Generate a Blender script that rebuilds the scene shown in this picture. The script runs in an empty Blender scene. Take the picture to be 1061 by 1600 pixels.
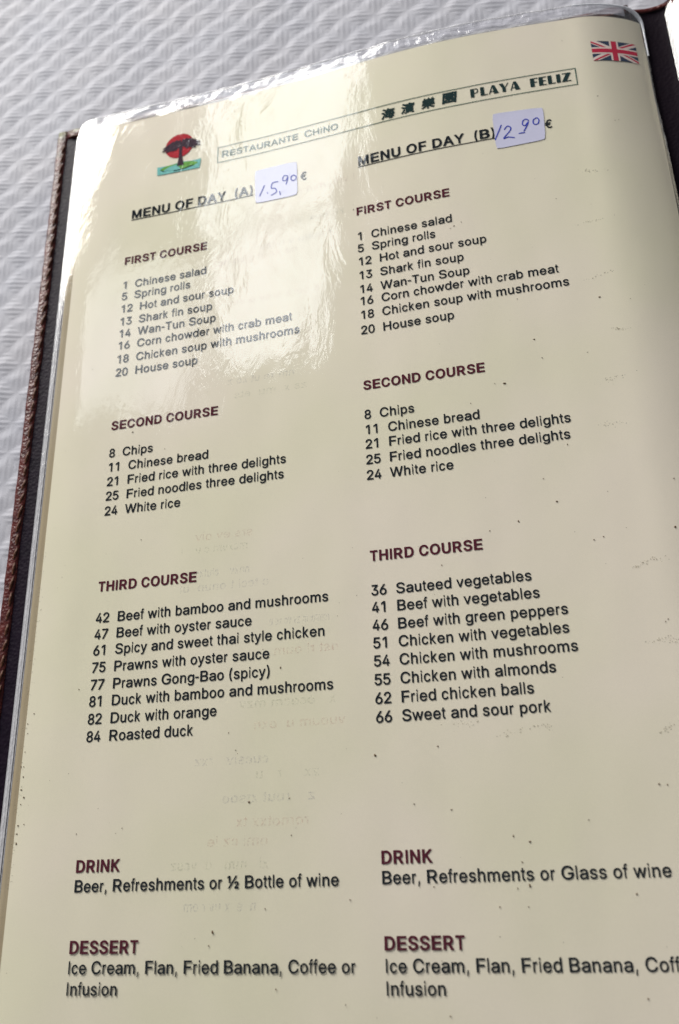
import bpy, bmesh, math, random
import numpy as np
from mathutils import Vector, Matrix, noise
from mathutils.geometry import delaunay_2d_cdt

sc = bpy.context.scene
COL = sc.collection
CM = 0.01
Z0 = 0.95            # height (cm) of the top sheet's rest plane above the cloth

# ------------------------------------------------------------------ camera
cam = bpy.data.cameras.new('camera'); cam_o = bpy.data.objects.new('camera', cam); COL.objects.link(cam_o)
cam.sensor_fit = 'VERTICAL'; cam.sensor_height = 36; cam.lens = 1443.53 / 1600 * 36
cam.clip_start = 0.01; cam.clip_end = 50
RW = ((0.96868961, -0.02213496, -0.24728625), (0.11371315, 0.92496111, 0.36265169), (0.22070288, -0.37941663, 0.89851726))
m = Matrix([[RW[j][i] for j in range(3)] for i in range(3)]).to_4x4()
m.translation = Vector((16.596 * CM, 3.8467 * CM, (24.3188 + Z0) * CM))
cam_o.matrix_world = m
cam.dof.use_dof = True; cam.dof.focus_distance = 0.268; cam.dof.aperture_fstop = 14
sc.camera = cam_o

# ------------------------------------------------------------------ light
sc.view_settings.view_transform = 'Standard'; sc.view_settings.look = 'None'
sc.view_settings.exposure = 0.0; sc.view_settings.gamma = 1
world = bpy.data.worlds.new('World'); sc.world = world; world.use_nodes = True
bg = world.node_tree.nodes['Background']
bg.inputs[0].default_value = (0.94, 0.95, 1.0, 1); bg.inputs[1].default_value = 0.17

def window_light(name, centre, target, sx, sy, radiance, color):
    l = bpy.data.lights.new(name, 'AREA'); l.shape = 'RECTANGLE'; l.size = sx; l.size_y = sy
    l.energy = radiance * math.pi * sx * sy        # watts that give this radiance
    l.color = color
    o = bpy.data.objects.new(name, l); COL.objects.link(o)
    o.location = centre
    o.rotation_euler = (Vector(centre) - Vector(target)).to_track_quat('Z', 'Y').to_euler()
    return o
PAGE = (0.10, 0.15, 0.01)
# big soft window beyond the top left of the table
window_light('window_light', (-1.15, 2.15, 0.98), PAGE, 1.7, 1.2, 19.0, (1.0, 0.975, 0.915))
# higher panes whose mirror image lies on the plastic
H = 1.6
def pane(name, s0, s1, t0, t1, radiance, color):
    cx, cy = (s0 + s1) / 2 * H, (t0 + t1) / 2 * H
    l = bpy.data.lights.new(name, 'AREA'); l.shape = 'RECTANGLE'; l.size = (s1 - s0) * H; l.size_y = (t1 - t0) * H
    l.energy = radiance * math.pi * l.size * l.size_y; l.color = color
    o = bpy.data.objects.new(name, l); COL.objects.link(o)
    o.location = (0.166 + cx, 0.0385 + cy, H - 0.24); return o
pane('bright_pane_light', -.425, -.305, .64, .86, 6.2, (0.93, 0.97, 1.0))
pane('upper_pane_light', -.455, -.31, .875, 1.22, 6.2, (0.93, 0.97, 1.0))
pane('dim_pane_light', -.70, -.455, .60, .84, 3.0, (0.93, 0.97, 1.0))

# ------------------------------------------------------------------ helpers
def smooth(a, b, x):
    t = max(0., min(1., (x - a) / (b - a))); return t * t * (3 - 2 * t)

def zp(x, y):
    """height in cm of the top sheet over its rest plane"""
    a = max(0., min(1., (y - 10) / 21.2)) ** 1.5 * .45
    z = a * math.exp(-((x - 14.6) / 5.) ** 2)
    if x > 19.2:
        d = x - 19.2; k = .135 * max(.35, min(1, .35 + .65 * (y - 8) / 20))
        z -= k * d * d if d < 1.9 else k * (3.61 + 3.8 * (d - 1.9) + 2.2 * (d - 1.9) ** 2)
    if x < 2.2: z -= .028 * (2.2 - x) ** 2
    return z

def wave(x, y):
    """slack of the page and its sleeve"""
    w = .0055 * math.sin(1.35 * x + .5 * y + 1.1) * math.sin(.41 * y - .25 * x)
    w += .0024 * math.sin(2.9 * x - .9 * y) * math.sin(.9 * y + .7 * x + 2)
    w += .0010 * math.sin(5.1 * x + .3 * y + 1.3 * math.sin(.8 * y))
    return w

def zpage(x, y): return zp(x, y) + wave(x, y)

def zfilm(x, y):
    """height in cm of the clear plastic: it rides a little above the paper"""
    lift = .014 * smooth(6, 1, y) * smooth(18, 10, x)
    ridge = .004 * math.exp(-((x - 12.9 - .12 * math.sin(.7 * y)) / .3) ** 2) * smooth(14, 19, y)
    return zpage(x, y) + lift + ridge + .007

def new_obj(name, me, mat=None, parent=None):
    o = bpy.data.objects.new(name, me); COL.objects.link(o)
    if mat is not None and len(me.materials) == 0:
        for q in (mat if isinstance(mat, (list, tuple)) else [mat]): me.materials.append(q)
    if parent is not None: o.parent = parent
    return o

BASE = (0.11, 0.16, 0.0)
def mesh(name, verts, faces, mat, parent=None, smooth_=False, mats=None, base=BASE):
    """verts in cm, z over the rest plane of the top sheet"""
    me = bpy.data.meshes.new(name)
    me.from_pydata([(x * CM - base[0], y * CM - base[1], (z + Z0) * CM - base[2]) for x, y, z in verts], [], faces)
    if smooth_: me.shade_smooth()
    o = new_obj(name, me, mat, parent)
    if mats is not None: me.polygons.foreach_set('material_index', mats)
    me.update(); return o

def grid(x0, x1, y0, y1, dx, dy, f):
    nx = max(1, round((x1 - x0) / dx)); ny = max(1, round((y1 - y0) / dy))
    v = []; fa = []
    for j in range(ny + 1):
        y = y0 + (y1 - y0) * j / ny
        for i in range(nx + 1):
            x = x0 + (x1 - x0) * i / nx
            r = f(x, y); v.append(r if isinstance(r, tuple) else (x, y, r))
    for j in range(ny):
        for i in range(nx):
            a = j * (nx + 1) + i; fa.append((a, a + 1, a + nx + 2, a + nx + 1))
    return v, fa

def winding(px, py, loops):
    w = 0
    for L in loops:
        n = len(L)
        for i in range(n):
            x1, y1 = L[i]; x2, y2 = L[(i + 1) % n]
            if (y1 <= py) != (y2 <= py):
                t = (py - y1) / (y2 - y1)
                if x1 + t * (x2 - x1) > px: w += 1 if y2 > y1 else -1
    return w

def union(loops):
    """triangles of the non-zero union of closed outlines"""
    vs = []; es = []
    for L in loops:
        b = len(vs); n = len(L)
        vs += [Vector((float(p[0]), float(p[1]))) for p in L]; es += [(b + i, b + (i + 1) % n) for i in range(n)]
    r = delaunay_2d_cdt(vs, es, [], 0, 1e-6)
    V = [(p.x, p.y) for p in r[0]]; T = []
    for t in r[2]:
        cx = sum(V[i][0] for i in t) / 3; cy = sum(V[i][1] for i in t) / 3
        if winding(cx, cy, loops): T.append(tuple(t))
    return V, T

REGULAR = {
'(':
[[76,207,77,245,81,284,88,326,94,356,101,387,110,416,120,445,133,481,148,515,170,550,257,550,231,499,216,462,203,425,192,387,182,348,174,311,169,275,165,240,164,207,165,177,168,146,173,117,180,86,189,53,200,20,210,-6,221,-34,234,-61,256,-107,169,-107,144,-64,127,-25,112,12,98,52,89,91,82,129,77,168]],
')':
[[16,-107,40,-61,52,-33,64,-5,74,22,85,55,93,88,100,118,105,148,108,178,109,207,108,240,104,275,99,311,91,348,81,387,70,425,57,462,42,499,16,550,105,550,125,515,140,481,154,445,163,416,172,387,180,356,186,325,192,284,196,245,197,207,196,167,191,128,184,90,174,50,161,11,146,-26,129,-64,105,-107]],
',': [[23,-130,57,82,154,82,94,-130]],
'-': [[350,255,350,177,101,177,101,255]],
'.': [[95,-15,80,-14,66,-9,54,1,44,12,38,27,37,41,38,55,44,70,54,81,66,91,79,96,95,98,110,96,124,91,137,81,146,70,153,56,154,41,153,26,146,12,137,1,124,-9,110,-14]],
'0':
[[227,-18,188,-14,153,-3,122,15,95,41,74,72,57,109,47,141,40,176,36,213,35,254,36,295,40,332,47,367,57,399,74,436,96,468,122,493,154,512,188,523,227,527,265,523,301,512,331,493,358,468,379,436,396,399,406,367,413,332,417,295,418,254,417,213,413,176,406,141,396,109,379,72,358,41,331,15,300,-3,266,-14],
[227,61,247,63,265,70,281,82,295,98,308,121,318,147,325,178,329,214,331,254,329,294,325,330,318,362,308,388,295,410,281,427,265,439,247,446,227,449,206,446,188,439,172,427,158,410,146,388,135,362,128,330,124,294,122,254,124,214,128,178,135,147,146,121,158,98,172,82,188,70,206,63]],
'1': [[289,520,289,-11,199,-11,199,437,213,437,74,338,73,433,194,520]],
'2':
[[51,-11,51,51,224,236,272,289,283,304,292,318,299,331,303,344,306,357,307,371,306,387,303,401,297,413,289,423,279,432,267,439,254,444,239,447,224,449,207,447,192,444,178,437,167,430,158,420,150,408,144,394,141,379,139,351,52,351,55,393,63,422,75,448,92,471,113,491,137,506,164,518,194,524,225,527,256,524,285,518,312,507,336,491,356,472,372,451,384,427,392,400,394,372,393,353,390,333,383,314,375,294,362,274,346,252,327,228,304,202,276,172,166,56,166,68,402,68,402,-11]],
'3':
[[218,-18,186,-16,156,-10,128,0,101,13,79,30,60,50,45,74,35,101,29,143,120,143,125,118,130,105,136,94,146,84,157,75,170,69,185,65,201,62,219,61,237,62,254,66,270,71,284,78,295,88,304,99,311,112,315,127,316,145,315,161,311,176,305,191,296,204,284,214,269,224,251,230,227,235,201,237,144,237,144,303,275,452,275,441,57,441,57,520,385,520,385,457,204,262,198,300,248,301,282,297,313,286,340,271,363,252,382,228,395,202,404,175,406,145,403,114,395,86,381,60,364,37,341,18,315,2,285,-9,253,-16]],
'4': [[27,94,27,161,240,520,334,520,122,163,122,174,426,174,426,94], [269,-11,269,121,269,146,269,329,356,329,356,-11]],
'5':
[[221,-18,190,-16,161,-10,134,1,110,16,90,33,72,54,59,78,50,103,45,141,133,141,138,118,142,107,148,96,157,86,168,77,179,70,192,65,206,62,221,61,239,62,254,66,269,73,282,83,294,96,303,109,310,125,313,143,315,162,313,181,309,200,302,216,293,230,281,243,268,252,253,260,236,264,218,266,203,265,187,262,171,258,158,252,146,246,132,235,53,243,84,520,379,520,379,441,163,441,149,312,131,312,141,320,156,328,173,335,191,341,211,344,229,345,254,343,277,339,299,331,320,320,338,308,355,293,368,276,381,256,391,235,399,213,403,188,404,163,401,130,393,98,380,70,362,45,341,24,316,5,286,-7,255,-15]],
'6':
[[226,-18,194,-15,164,-7,136,5,110,23,90,44,73,69,61,98,53,128,51,162,52,189,58,215,68,243,81,273,101,308,126,346,245,520,346,520,158,250,121,250,140,276,147,286,156,296,166,304,178,312,191,317,205,322,220,324,235,325,267,323,295,315,322,305,345,288,365,269,382,245,392,218,400,189,402,157,400,125,391,94,379,68,362,43,342,22,316,4,288,-7,259,-15],
[226,59,243,61,258,65,272,72,284,81,294,93,303,106,310,122,313,138,314,157,313,177,310,192,303,208,294,221,284,233,272,242,258,249,243,253,226,254,209,253,194,249,181,242,169,233,158,222,150,209,143,193,139,177,138,158,139,140,143,123,150,107,158,93,169,81,181,72,195,65,210,61]],
'7': [[76,-11,310,451,310,441,49,441,49,520,404,520,404,446,173,-11]],
'8':
[[226,-18,191,-16,159,-10,131,1,104,16,82,34,63,56,50,80,41,107,39,135,40,158,46,179,53,200,64,218,77,235,93,250,111,262,130,270,140,273,140,259,123,266,100,281,82,302,68,326,60,352,57,380,60,407,67,433,79,456,97,477,116,494,140,508,166,519,195,525,226,527,257,525,286,519,312,508,336,494,355,477,372,456,385,433,392,407,395,380,392,352,384,326,370,302,352,281,329,266,313,259,313,273,324,270,342,261,359,250,375,235,388,218,399,200,407,179,412,158,414,135,411,107,403,80,389,56,371,34,348,16,323,1,292,-10,261,-16],
[226,60,246,61,264,65,280,70,293,78,304,87,312,97,319,110,322,123,324,139,322,155,318,169,311,183,303,194,290,204,277,213,261,219,245,223,226,224,208,223,191,219,175,213,162,204,149,194,141,183,134,169,130,155,128,139,130,123,133,110,140,97,148,87,159,78,172,70,188,65,207,61],
[226,301,242,302,256,305,268,310,279,317,288,325,296,336,302,348,305,361,306,376,305,390,302,403,297,414,289,425,280,433,269,439,256,445,242,448,226,449,210,448,196,445,183,439,172,433,163,425,156,414,150,403,147,390,146,376,147,361,150,348,156,336,164,325,173,317,184,310,197,305,211,302]],
'9':
[[226,527,258,524,289,516,317,504,342,486,362,465,379,439,392,412,400,380,402,347,400,321,395,293,385,266,371,235,351,201,326,162,207,-11,106,-11,294,259,328,259,313,232,305,222,296,213,286,205,274,197,262,192,249,187,233,184,218,184,186,186,157,193,130,204,108,221,88,240,72,264,60,291,53,319,51,352,53,384,61,415,74,442,91,466,112,488,137,504,164,516,194,524],
[226,449,209,448,195,444,181,437,169,427,158,416,150,402,143,387,140,370,138,352,140,333,143,316,150,300,158,287,169,276,181,267,194,260,210,256,226,254,243,256,259,259,272,266,284,275,295,287,303,300,310,316,313,331,314,350,313,370,310,386,303,402,295,415,284,427,272,437,258,444,243,448]],
'A': [[-3,-11,192,520,285,520,482,-11,386,-11,275,298,252,369,214,489,262,489,225,368,203,299,94,-11], [97,131,97,210,383,210,383,131]],
'B':
[[47,-11,47,520,241,520,276,518,308,512,335,501,358,486,377,468,392,448,402,425,409,400,411,374,410,351,405,333,399,315,388,300,377,287,363,277,349,268,334,262,328,259,328,272,334,271,353,264,370,254,387,242,401,227,413,208,423,188,429,163,431,136,429,109,422,84,411,61,396,41,376,22,349,8,320,-3,286,-9,247,-11],
[138,68,244,68,279,71,304,77,322,88,333,102,340,118,342,137,341,151,338,165,331,178,323,190,312,200,300,208,285,214,267,218,247,220,138,220],
[138,296,237,296,254,298,269,301,282,306,295,313,305,322,312,332,318,344,322,357,323,372,320,390,314,407,304,421,288,432,268,438,239,441,138,441]],
'C':
[[267,-18,233,-16,202,-10,172,1,143,16,118,33,94,56,75,82,58,110,45,142,35,177,29,214,27,254,29,294,35,331,45,366,58,398,75,427,94,452,118,474,143,493,172,508,202,519,233,525,267,527,294,525,320,522,344,514,367,506,390,494,410,480,428,464,445,445,459,424,471,401,480,376,489,337,398,337,392,361,385,375,378,389,370,400,360,410,349,419,337,428,325,434,311,438,298,442,283,444,267,445,239,442,214,435,191,423,170,406,152,385,137,359,126,329,119,294,116,254,119,214,126,180,137,150,152,123,170,102,191,85,215,73,239,67,267,64,283,65,298,67,311,71,325,75,337,81,349,90,360,98,370,109,378,120,385,133,392,148,398,171,489,171,479,132,471,108,459,85,445,64,429,45,410,29,390,15,368,3,345,-5,320,-13,294,-17]],
'D':
[[219,-11,83,-11,83,68,215,68,252,71,284,78,312,91,334,107,352,128,367,154,377,184,384,217,386,255,384,293,377,326,367,357,353,382,335,402,313,418,287,431,256,438,220,441,80,441,80,520,225,520,263,518,297,512,330,502,360,487,394,463,422,433,445,396,458,365,468,331,473,294,475,255,473,216,468,179,458,145,445,114,428,86,408,60,384,39,358,21,327,7,294,-3,257,-9],
[138,520,138,-11,47,-11,47,520]],
'E': [[47,-11,47,520,385,520,385,441,138,441,138,297,368,297,368,218,138,218,138,68,388,68,388,-11]],
'F': [[47,-11,47,520,382,520,382,441,138,441,138,289,359,289,359,210,138,210,138,-11]],
'G':
[[269,-18,234,-16,202,-10,171,1,142,16,116,35,94,57,74,82,57,111,45,142,34,177,29,214,27,254,29,294,34,331,45,366,57,398,74,427,93,452,117,474,142,493,170,508,200,519,231,525,265,527,293,525,319,521,344,514,369,504,391,492,411,478,430,461,446,443,460,422,472,399,480,376,491,338,399,338,390,361,384,374,376,387,368,399,359,409,348,418,337,427,325,433,311,438,297,442,282,444,265,445,239,442,214,435,190,423,169,406,152,386,137,359,126,329,119,294,116,254,119,214,126,180,137,150,152,124,170,103,191,85,215,73,240,67,269,64,294,66,318,71,339,81,357,93,372,109,385,128,395,151,400,175,403,215,439,199,270,188,270,267,491,267,491,200,488,158,478,120,462,86,441,55,414,29,383,9,348,-5,310,-15]],
'H': [[47,-11,47,520,138,520,138,300,379,300,379,520,470,520,470,-11,379,-11,379,221,138,221,138,-11]],
'I': [[42,-11,132,-11,132,520,42,520]],
'K': [[96,128,91,220,129,268,164,310,202,351,358,520,469,517,237,265,234,265], [47,-11,47,520,138,520,138,334,137,225,138,193,138,-11], [365,-11,172,259,229,327,472,-10]],
'L': [[47,-11,47,520,138,520,138,68,374,68,374,-11]],
'M':
[[47,-11,47,520,161,520,289,191,299,163,311,126,323,87,340,38,289,38,306,86,318,124,330,161,340,191,467,520,581,520,581,-11,491,-11,491,291,491,327,492,369,493,413,494,468,531,468,510,406,494,359,479,318,468,287,351,-11,277,-11,158,287,147,317,133,357,117,404,94,468,132,468,133,416,134,372,135,328,135,291,135,-11]],
'N':
[[47,-11,47,520,143,520,354,189,374,157,399,112,434,46,393,42,388,107,386,157,386,195,386,520,476,520,476,-11,380,-11,191,284,166,325,137,376,88,460,131,467,135,384,137,328,138,291,138,-11]],
'O':
[[267,-18,233,-16,202,-10,172,1,143,16,118,34,95,56,75,82,58,110,45,142,35,177,29,214,27,254,29,294,35,331,45,366,58,398,75,427,95,452,117,474,143,493,172,508,202,519,233,525,267,527,301,525,332,519,362,508,391,493,417,474,439,452,459,427,476,398,489,366,499,331,504,294,506,254,504,214,499,177,489,142,476,110,459,82,439,56,416,34,391,16,362,1,332,-10,301,-16],
[267,64,294,66,319,73,342,85,363,102,381,123,396,149,407,179,415,214,417,254,415,294,407,329,396,360,381,386,363,407,342,424,319,436,294,442,267,445,240,442,215,435,191,424,170,407,153,386,137,359,126,329,119,294,116,254,119,214,126,179,137,149,153,123,170,102,191,85,215,73,239,66]],
'P':
[[47,-11,47,520,236,520,274,517,309,510,338,497,364,480,385,459,402,435,412,407,420,379,422,348,420,316,412,288,402,260,385,236,364,215,338,197,309,184,274,177,235,175,96,175,96,253,232,253,255,255,275,259,291,266,303,274,314,286,321,299,327,313,330,329,331,348,330,366,326,382,321,397,314,409,304,420,291,429,275,435,255,440,232,441,138,441,138,-11]],
'R':
[[47,-11,47,520,237,520,275,517,309,511,339,499,364,482,386,462,401,438,413,411,420,383,422,352,420,321,413,293,401,266,386,243,364,223,339,207,309,195,275,189,236,187,83,187,83,266,234,266,257,267,276,271,292,277,305,285,315,294,322,305,328,319,331,335,332,352,331,370,328,386,322,400,315,412,305,421,292,430,276,435,256,440,233,441,138,441,138,-11],
[345,-11,208,240,311,240,450,-11]],
'S':
[[224,-20,186,-18,153,-12,123,-1,95,14,72,32,53,54,39,78,29,106,23,148,115,148,121,121,126,107,133,95,144,85,156,76,171,69,188,64,205,61,224,60,244,61,264,65,281,70,296,78,308,87,319,99,326,111,331,125,333,139,331,152,328,163,322,172,314,180,303,188,291,195,241,211,180,229,140,243,105,260,77,281,56,307,43,338,39,372,41,402,50,429,64,454,83,476,106,493,133,508,161,519,193,525,227,527,261,525,293,519,322,508,347,493,369,476,388,456,402,432,411,405,416,367,326,367,320,398,310,414,294,428,275,439,252,445,225,448,206,446,188,443,172,438,159,431,148,422,140,412,133,401,130,389,128,376,130,362,133,350,140,342,150,333,162,324,174,318,216,304,268,290,317,274,334,266,351,258,367,247,381,234,394,220,406,203,414,183,420,163,421,139,419,110,411,83,397,58,380,35,356,16,328,1,298,-11,263,-18]],
'T': [[19,441,19,520,430,520,430,441,270,441,270,-11,180,-11,180,441]],
'U':
[[259,-19,218,-17,182,-9,148,5,118,24,93,48,74,74,59,104,50,138,47,173,47,520,137,520,137,178,139,157,144,137,152,118,163,102,177,89,193,78,212,69,234,64,259,63,283,64,305,69,325,78,341,89,354,102,366,118,373,137,378,157,380,178,380,520,470,520,470,173,467,138,458,104,444,74,424,48,399,24,369,5,336,-9,299,-17]],
'V': [[195,-11,-3,520,93,520,204,210,227,140,266,20,218,20,255,141,278,210,386,520,482,520,287,-11]],
'W':
[[145,-11,-1,520,92,520,176,199,188,148,200,96,213,29,173,29,187,96,198,148,211,199,296,520,390,520,475,199,487,148,499,96,513,29,472,29,486,96,497,148,510,199,593,520,687,520,540,-11,445,-11,355,320,338,389,320,486,366,486,348,393,331,320,240,-11]],
'Y': [[190,-11,190,205,-7,520,98,520,203,350,234,297,270,219,204,219,239,298,269,350,374,520,478,520,281,205,281,-11]],
'Z': [[29,-11,29,49,262,391,296,438,346,498,366,443,285,441,223,441,27,441,27,520,410,520,410,459,180,123,144,74,92,10,72,64,152,68,214,68,412,68,412,-11]],
'a':
[[160,-20,135,-18,111,-14,89,-5,68,6,50,21,37,39,26,59,19,82,17,108,19,130,24,150,32,167,43,181,56,193,72,203,87,210,104,216,122,222,176,231,232,238,245,240,253,241,258,244,261,247,262,250,263,256,263,257,262,270,260,282,256,292,250,300,243,306,234,312,223,316,210,319,196,320,180,319,166,316,154,312,144,307,135,300,127,293,120,285,115,278,107,261,23,284,40,319,54,338,70,354,88,367,109,378,129,386,150,391,172,394,194,395,209,395,225,393,242,390,259,386,277,379,293,369,309,358,323,343,334,325,342,304,348,280,350,251,350,-11,264,-11,264,41,280,41,278,37,270,27,261,17,250,7,235,-2,220,-9,202,-15,183,-18],
[170,56,190,58,207,61,222,69,234,77,244,87,252,98,258,112,261,124,263,139,264,170,279,178,272,174,262,171,233,165,202,160,177,157,138,149,128,143,120,138,113,132,109,125,106,116,105,105,106,95,108,86,113,79,118,72,125,67,135,62,145,59,157,57]],
'b':
[[229,-19,206,-18,185,-14,166,-6,152,3,138,13,128,24,111,48,125,48,125,-11,40,-11,40,520,127,520,127,330,111,330,127,353,139,363,150,373,165,383,184,390,205,394,229,395,261,393,292,384,320,370,344,350,365,326,382,298,394,264,401,228,403,189,401,150,394,113,382,80,366,51,345,26,320,7,293,-7,262,-17],
[220,58,240,60,256,65,271,75,284,87,295,103,304,121,310,142,314,164,315,189,314,214,310,236,304,257,296,276,285,291,272,302,257,312,240,317,220,319,200,317,183,312,169,303,157,292,145,276,137,259,131,238,127,215,126,189,127,163,131,141,137,119,146,101,157,85,170,74,184,65,201,60]],
'c':
[[207,-19,172,-16,139,-7,110,7,84,27,61,51,44,80,31,113,24,148,21,187,24,227,31,263,44,296,61,325,84,349,110,369,139,384,172,393,207,395,227,395,246,392,264,388,281,381,297,374,312,365,326,354,340,342,351,328,360,313,368,297,379,269,294,249,288,268,284,275,279,283,274,290,269,296,262,302,255,306,246,311,238,315,229,317,219,318,207,319,187,317,169,311,153,301,140,289,129,272,120,254,115,234,111,211,109,187,111,164,115,141,120,121,129,103,140,87,153,75,168,65,187,60,207,57,218,58,229,60,239,63,248,65,255,69,263,75,270,81,275,87,281,95,285,103,289,111,295,130,380,110,369,82,361,65,352,50,341,36,328,24,314,12,298,2,282,-5,265,-12,246,-16,227,-18]],
'd':
[[195,-19,163,-17,132,-7,104,7,80,26,59,51,43,79,30,113,23,150,21,189,23,228,30,264,43,298,59,326,80,350,105,370,132,384,163,393,196,395,220,394,241,390,259,383,275,373,287,363,297,353,313,330,298,330,298,520,385,520,385,-11,300,-11,300,48,314,48,297,24,286,13,273,3,258,-6,240,-14,219,-18],
[205,58,223,60,241,65,255,74,268,85,279,100,287,119,293,141,297,163,299,189,297,215,293,239,288,259,279,276,268,292,255,303,241,312,224,317,205,319,184,317,168,312,153,302,140,291,129,275,120,257,115,237,111,214,109,189,111,164,115,142,121,121,129,102,140,87,153,75,168,65,184,60]],
'e':
[[212,-19,175,-16,141,-7,110,7,83,27,61,52,44,80,31,113,24,148,21,187,23,226,31,261,43,295,60,323,82,348,108,368,137,383,170,393,205,395,227,394,249,391,270,384,291,376,311,364,328,349,344,331,358,310,369,286,378,259,383,228,384,194,384,158,62,158,62,232,354,225,299,182,295,225,291,245,286,265,277,280,267,294,255,305,241,313,225,317,205,319,185,317,169,313,153,304,140,293,130,280,121,265,114,248,110,229,109,211,109,178,111,152,115,130,122,111,131,95,144,81,158,71,173,63,192,59,212,57,226,58,238,60,249,63,259,68,268,74,276,81,283,89,288,98,299,118,382,99,370,67,359,49,344,31,328,17,309,5,288,-6,264,-14,238,-18]],
'f': [[241,390,241,316,-7,316,-7,390],
[68,-11,68,432,69,454,75,474,85,492,98,507,112,519,129,529,148,536,167,540,187,541,224,538,259,529,236,454,212,461,195,463,181,461,170,458,164,453,159,444,156,433,155,419,155,-11]],
'g':
[[207,-162,179,-160,153,-157,130,-150,108,-142,90,-131,73,-118,60,-104,48,-90,34,-65,104,-27,131,-58,139,-65,149,-73,159,-78,172,-82,188,-85,207,-86,234,-84,256,-77,274,-66,287,-52,295,-31,298,-5,298,57,313,57,297,34,285,24,273,14,257,6,240,-1,219,-5,195,-6,163,-4,133,4,106,18,81,35,61,58,43,85,31,117,23,153,21,191,23,230,31,266,43,298,60,326,81,350,105,370,133,384,164,393,196,395,220,394,241,390,259,383,274,374,288,364,298,353,315,330,300,330,300,390,385,390,385,-9,383,-42,375,-71,361,-96,343,-117,321,-133,296,-146,268,-155,239,-160],
[205,70,225,72,241,76,257,84,268,95,279,109,288,125,294,145,298,167,299,193,298,218,294,239,288,260,280,277,269,291,256,303,242,312,225,317,205,319,185,317,168,312,153,303,140,291,129,276,121,258,115,238,111,217,109,193,111,168,115,147,121,127,129,110,140,96,152,85,168,76,185,72]],
'h':
[[127,227,127,-11,40,-11,40,520,127,520,127,276,82,276,104,324,122,351,145,371,170,384,198,393,227,395,254,394,279,387,301,379,322,364,338,347,353,326,363,301,368,272,370,240,370,-11,283,-11,283,234,280,261,274,281,263,296,249,308,232,315,210,318,194,317,180,314,167,307,155,299,146,290,137,278,131,263,128,247]],
'i': [[40,-11,40,390,127,390,127,-11],
[84,432,70,433,56,438,45,447,36,457,30,469,28,483,30,497,36,510,45,520,57,528,69,533,84,535,99,533,111,528,123,520,132,510,138,497,139,483,138,469,132,457,123,447,112,438,98,433]],
'k': [[101,119,97,223,116,223,279,390,381,386,189,188,182,188], [40,-11,40,520,127,520,127,-11], [288,-11,131,187,192,246,395,-9]],
'l': [[47,-11,137,-11,137,520,47,520]],
'm':
[[40,-11,40,390,125,390,125,284,90,284,102,318,111,336,122,353,136,366,151,377,166,386,183,393,201,396,219,397,248,394,274,385,296,369,314,348,326,324,338,284,294,284,306,316,315,335,327,350,342,364,357,375,376,385,394,392,415,396,437,397,460,396,482,390,503,382,522,370,539,353,552,333,562,310,568,285,570,255,570,-11,483,-11,483,253,480,276,474,292,464,305,451,313,436,318,419,319,404,318,391,315,381,310,371,304,363,295,357,285,352,274,349,261,348,247,348,-11,261,-11,261,259,259,277,254,291,244,303,232,312,217,317,199,319,187,318,175,316,164,310,153,303,145,295,137,284,131,270,128,255,127,238,127,-11]],
'n':
[[127,227,127,-11,40,-11,40,390,125,390,125,276,82,276,104,324,122,351,145,371,170,384,198,393,227,395,254,394,279,387,301,379,322,364,338,347,353,326,363,301,368,272,370,240,370,-11,283,-11,283,234,280,261,274,281,263,296,249,308,232,315,210,318,194,317,180,314,167,307,155,299,146,290,137,278,131,263,128,247]],
'o':
[[207,-19,172,-16,139,-7,110,7,84,27,61,51,44,80,31,113,24,148,21,187,24,227,31,263,44,296,61,325,84,349,110,369,139,384,172,393,207,395,243,393,276,384,306,369,332,349,354,324,371,296,383,263,392,227,394,187,392,148,383,113,371,80,354,52,332,27,306,7,275,-7,243,-16],
[207,57,228,60,247,65,262,75,275,87,287,103,295,121,301,142,305,164,306,187,305,211,301,233,295,254,287,272,275,289,262,301,246,311,228,317,207,319,187,317,169,311,153,301,140,289,129,272,120,254,115,234,111,211,109,187,111,164,115,141,120,121,129,103,140,87,153,75,168,65,187,60]],
'p':
[[40,-154,40,390,125,390,125,330,111,330,127,353,139,363,150,373,165,383,184,390,205,394,229,395,261,393,292,384,320,370,344,350,365,326,382,298,394,264,401,228,403,189,401,150,394,113,382,80,366,51,345,26,320,7,293,-7,262,-17,229,-19,206,-18,185,-14,167,-6,152,3,138,13,128,24,111,48,127,48,127,-154],
[220,58,240,60,256,65,271,75,284,87,295,103,304,121,310,142,314,164,315,189,314,214,310,236,304,257,296,276,285,291,272,302,257,312,240,317,220,319,200,317,183,312,169,303,157,292,145,276,137,259,131,238,127,215,126,189,127,163,131,141,137,119,146,101,157,85,170,74,184,65,201,60]],
'r':
[[40,-11,40,390,125,390,125,332,107,332,113,345,128,362,145,376,166,387,189,394,213,396,229,395,256,395,256,309,228,313,207,315,192,313,178,310,165,305,154,297,145,289,137,278,131,265,128,252,127,237,127,-11]],
's':
[[182,-19,156,-18,130,-14,107,-7,86,2,68,16,52,31,39,48,29,69,20,102,102,120,113,92,121,79,131,69,145,62,162,58,181,56,204,58,222,63,237,71,248,81,253,92,255,103,253,112,251,121,245,128,237,134,225,140,209,144,145,159,113,170,85,183,63,200,46,222,37,246,34,274,36,297,43,318,54,339,70,355,88,369,110,380,133,389,159,394,187,395,213,394,237,390,259,382,278,372,294,360,309,346,320,330,330,312,341,282,260,264,250,286,244,297,235,307,223,315,207,320,187,322,168,320,152,316,139,308,129,298,124,288,122,277,123,267,126,259,133,251,142,245,156,239,175,234,232,220,266,210,294,196,315,179,332,158,341,134,344,107,342,83,335,60,323,40,307,23,288,9,265,-4,239,-13,211,-18]],
't': [[217,390,217,316,-7,316,-7,390],
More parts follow.
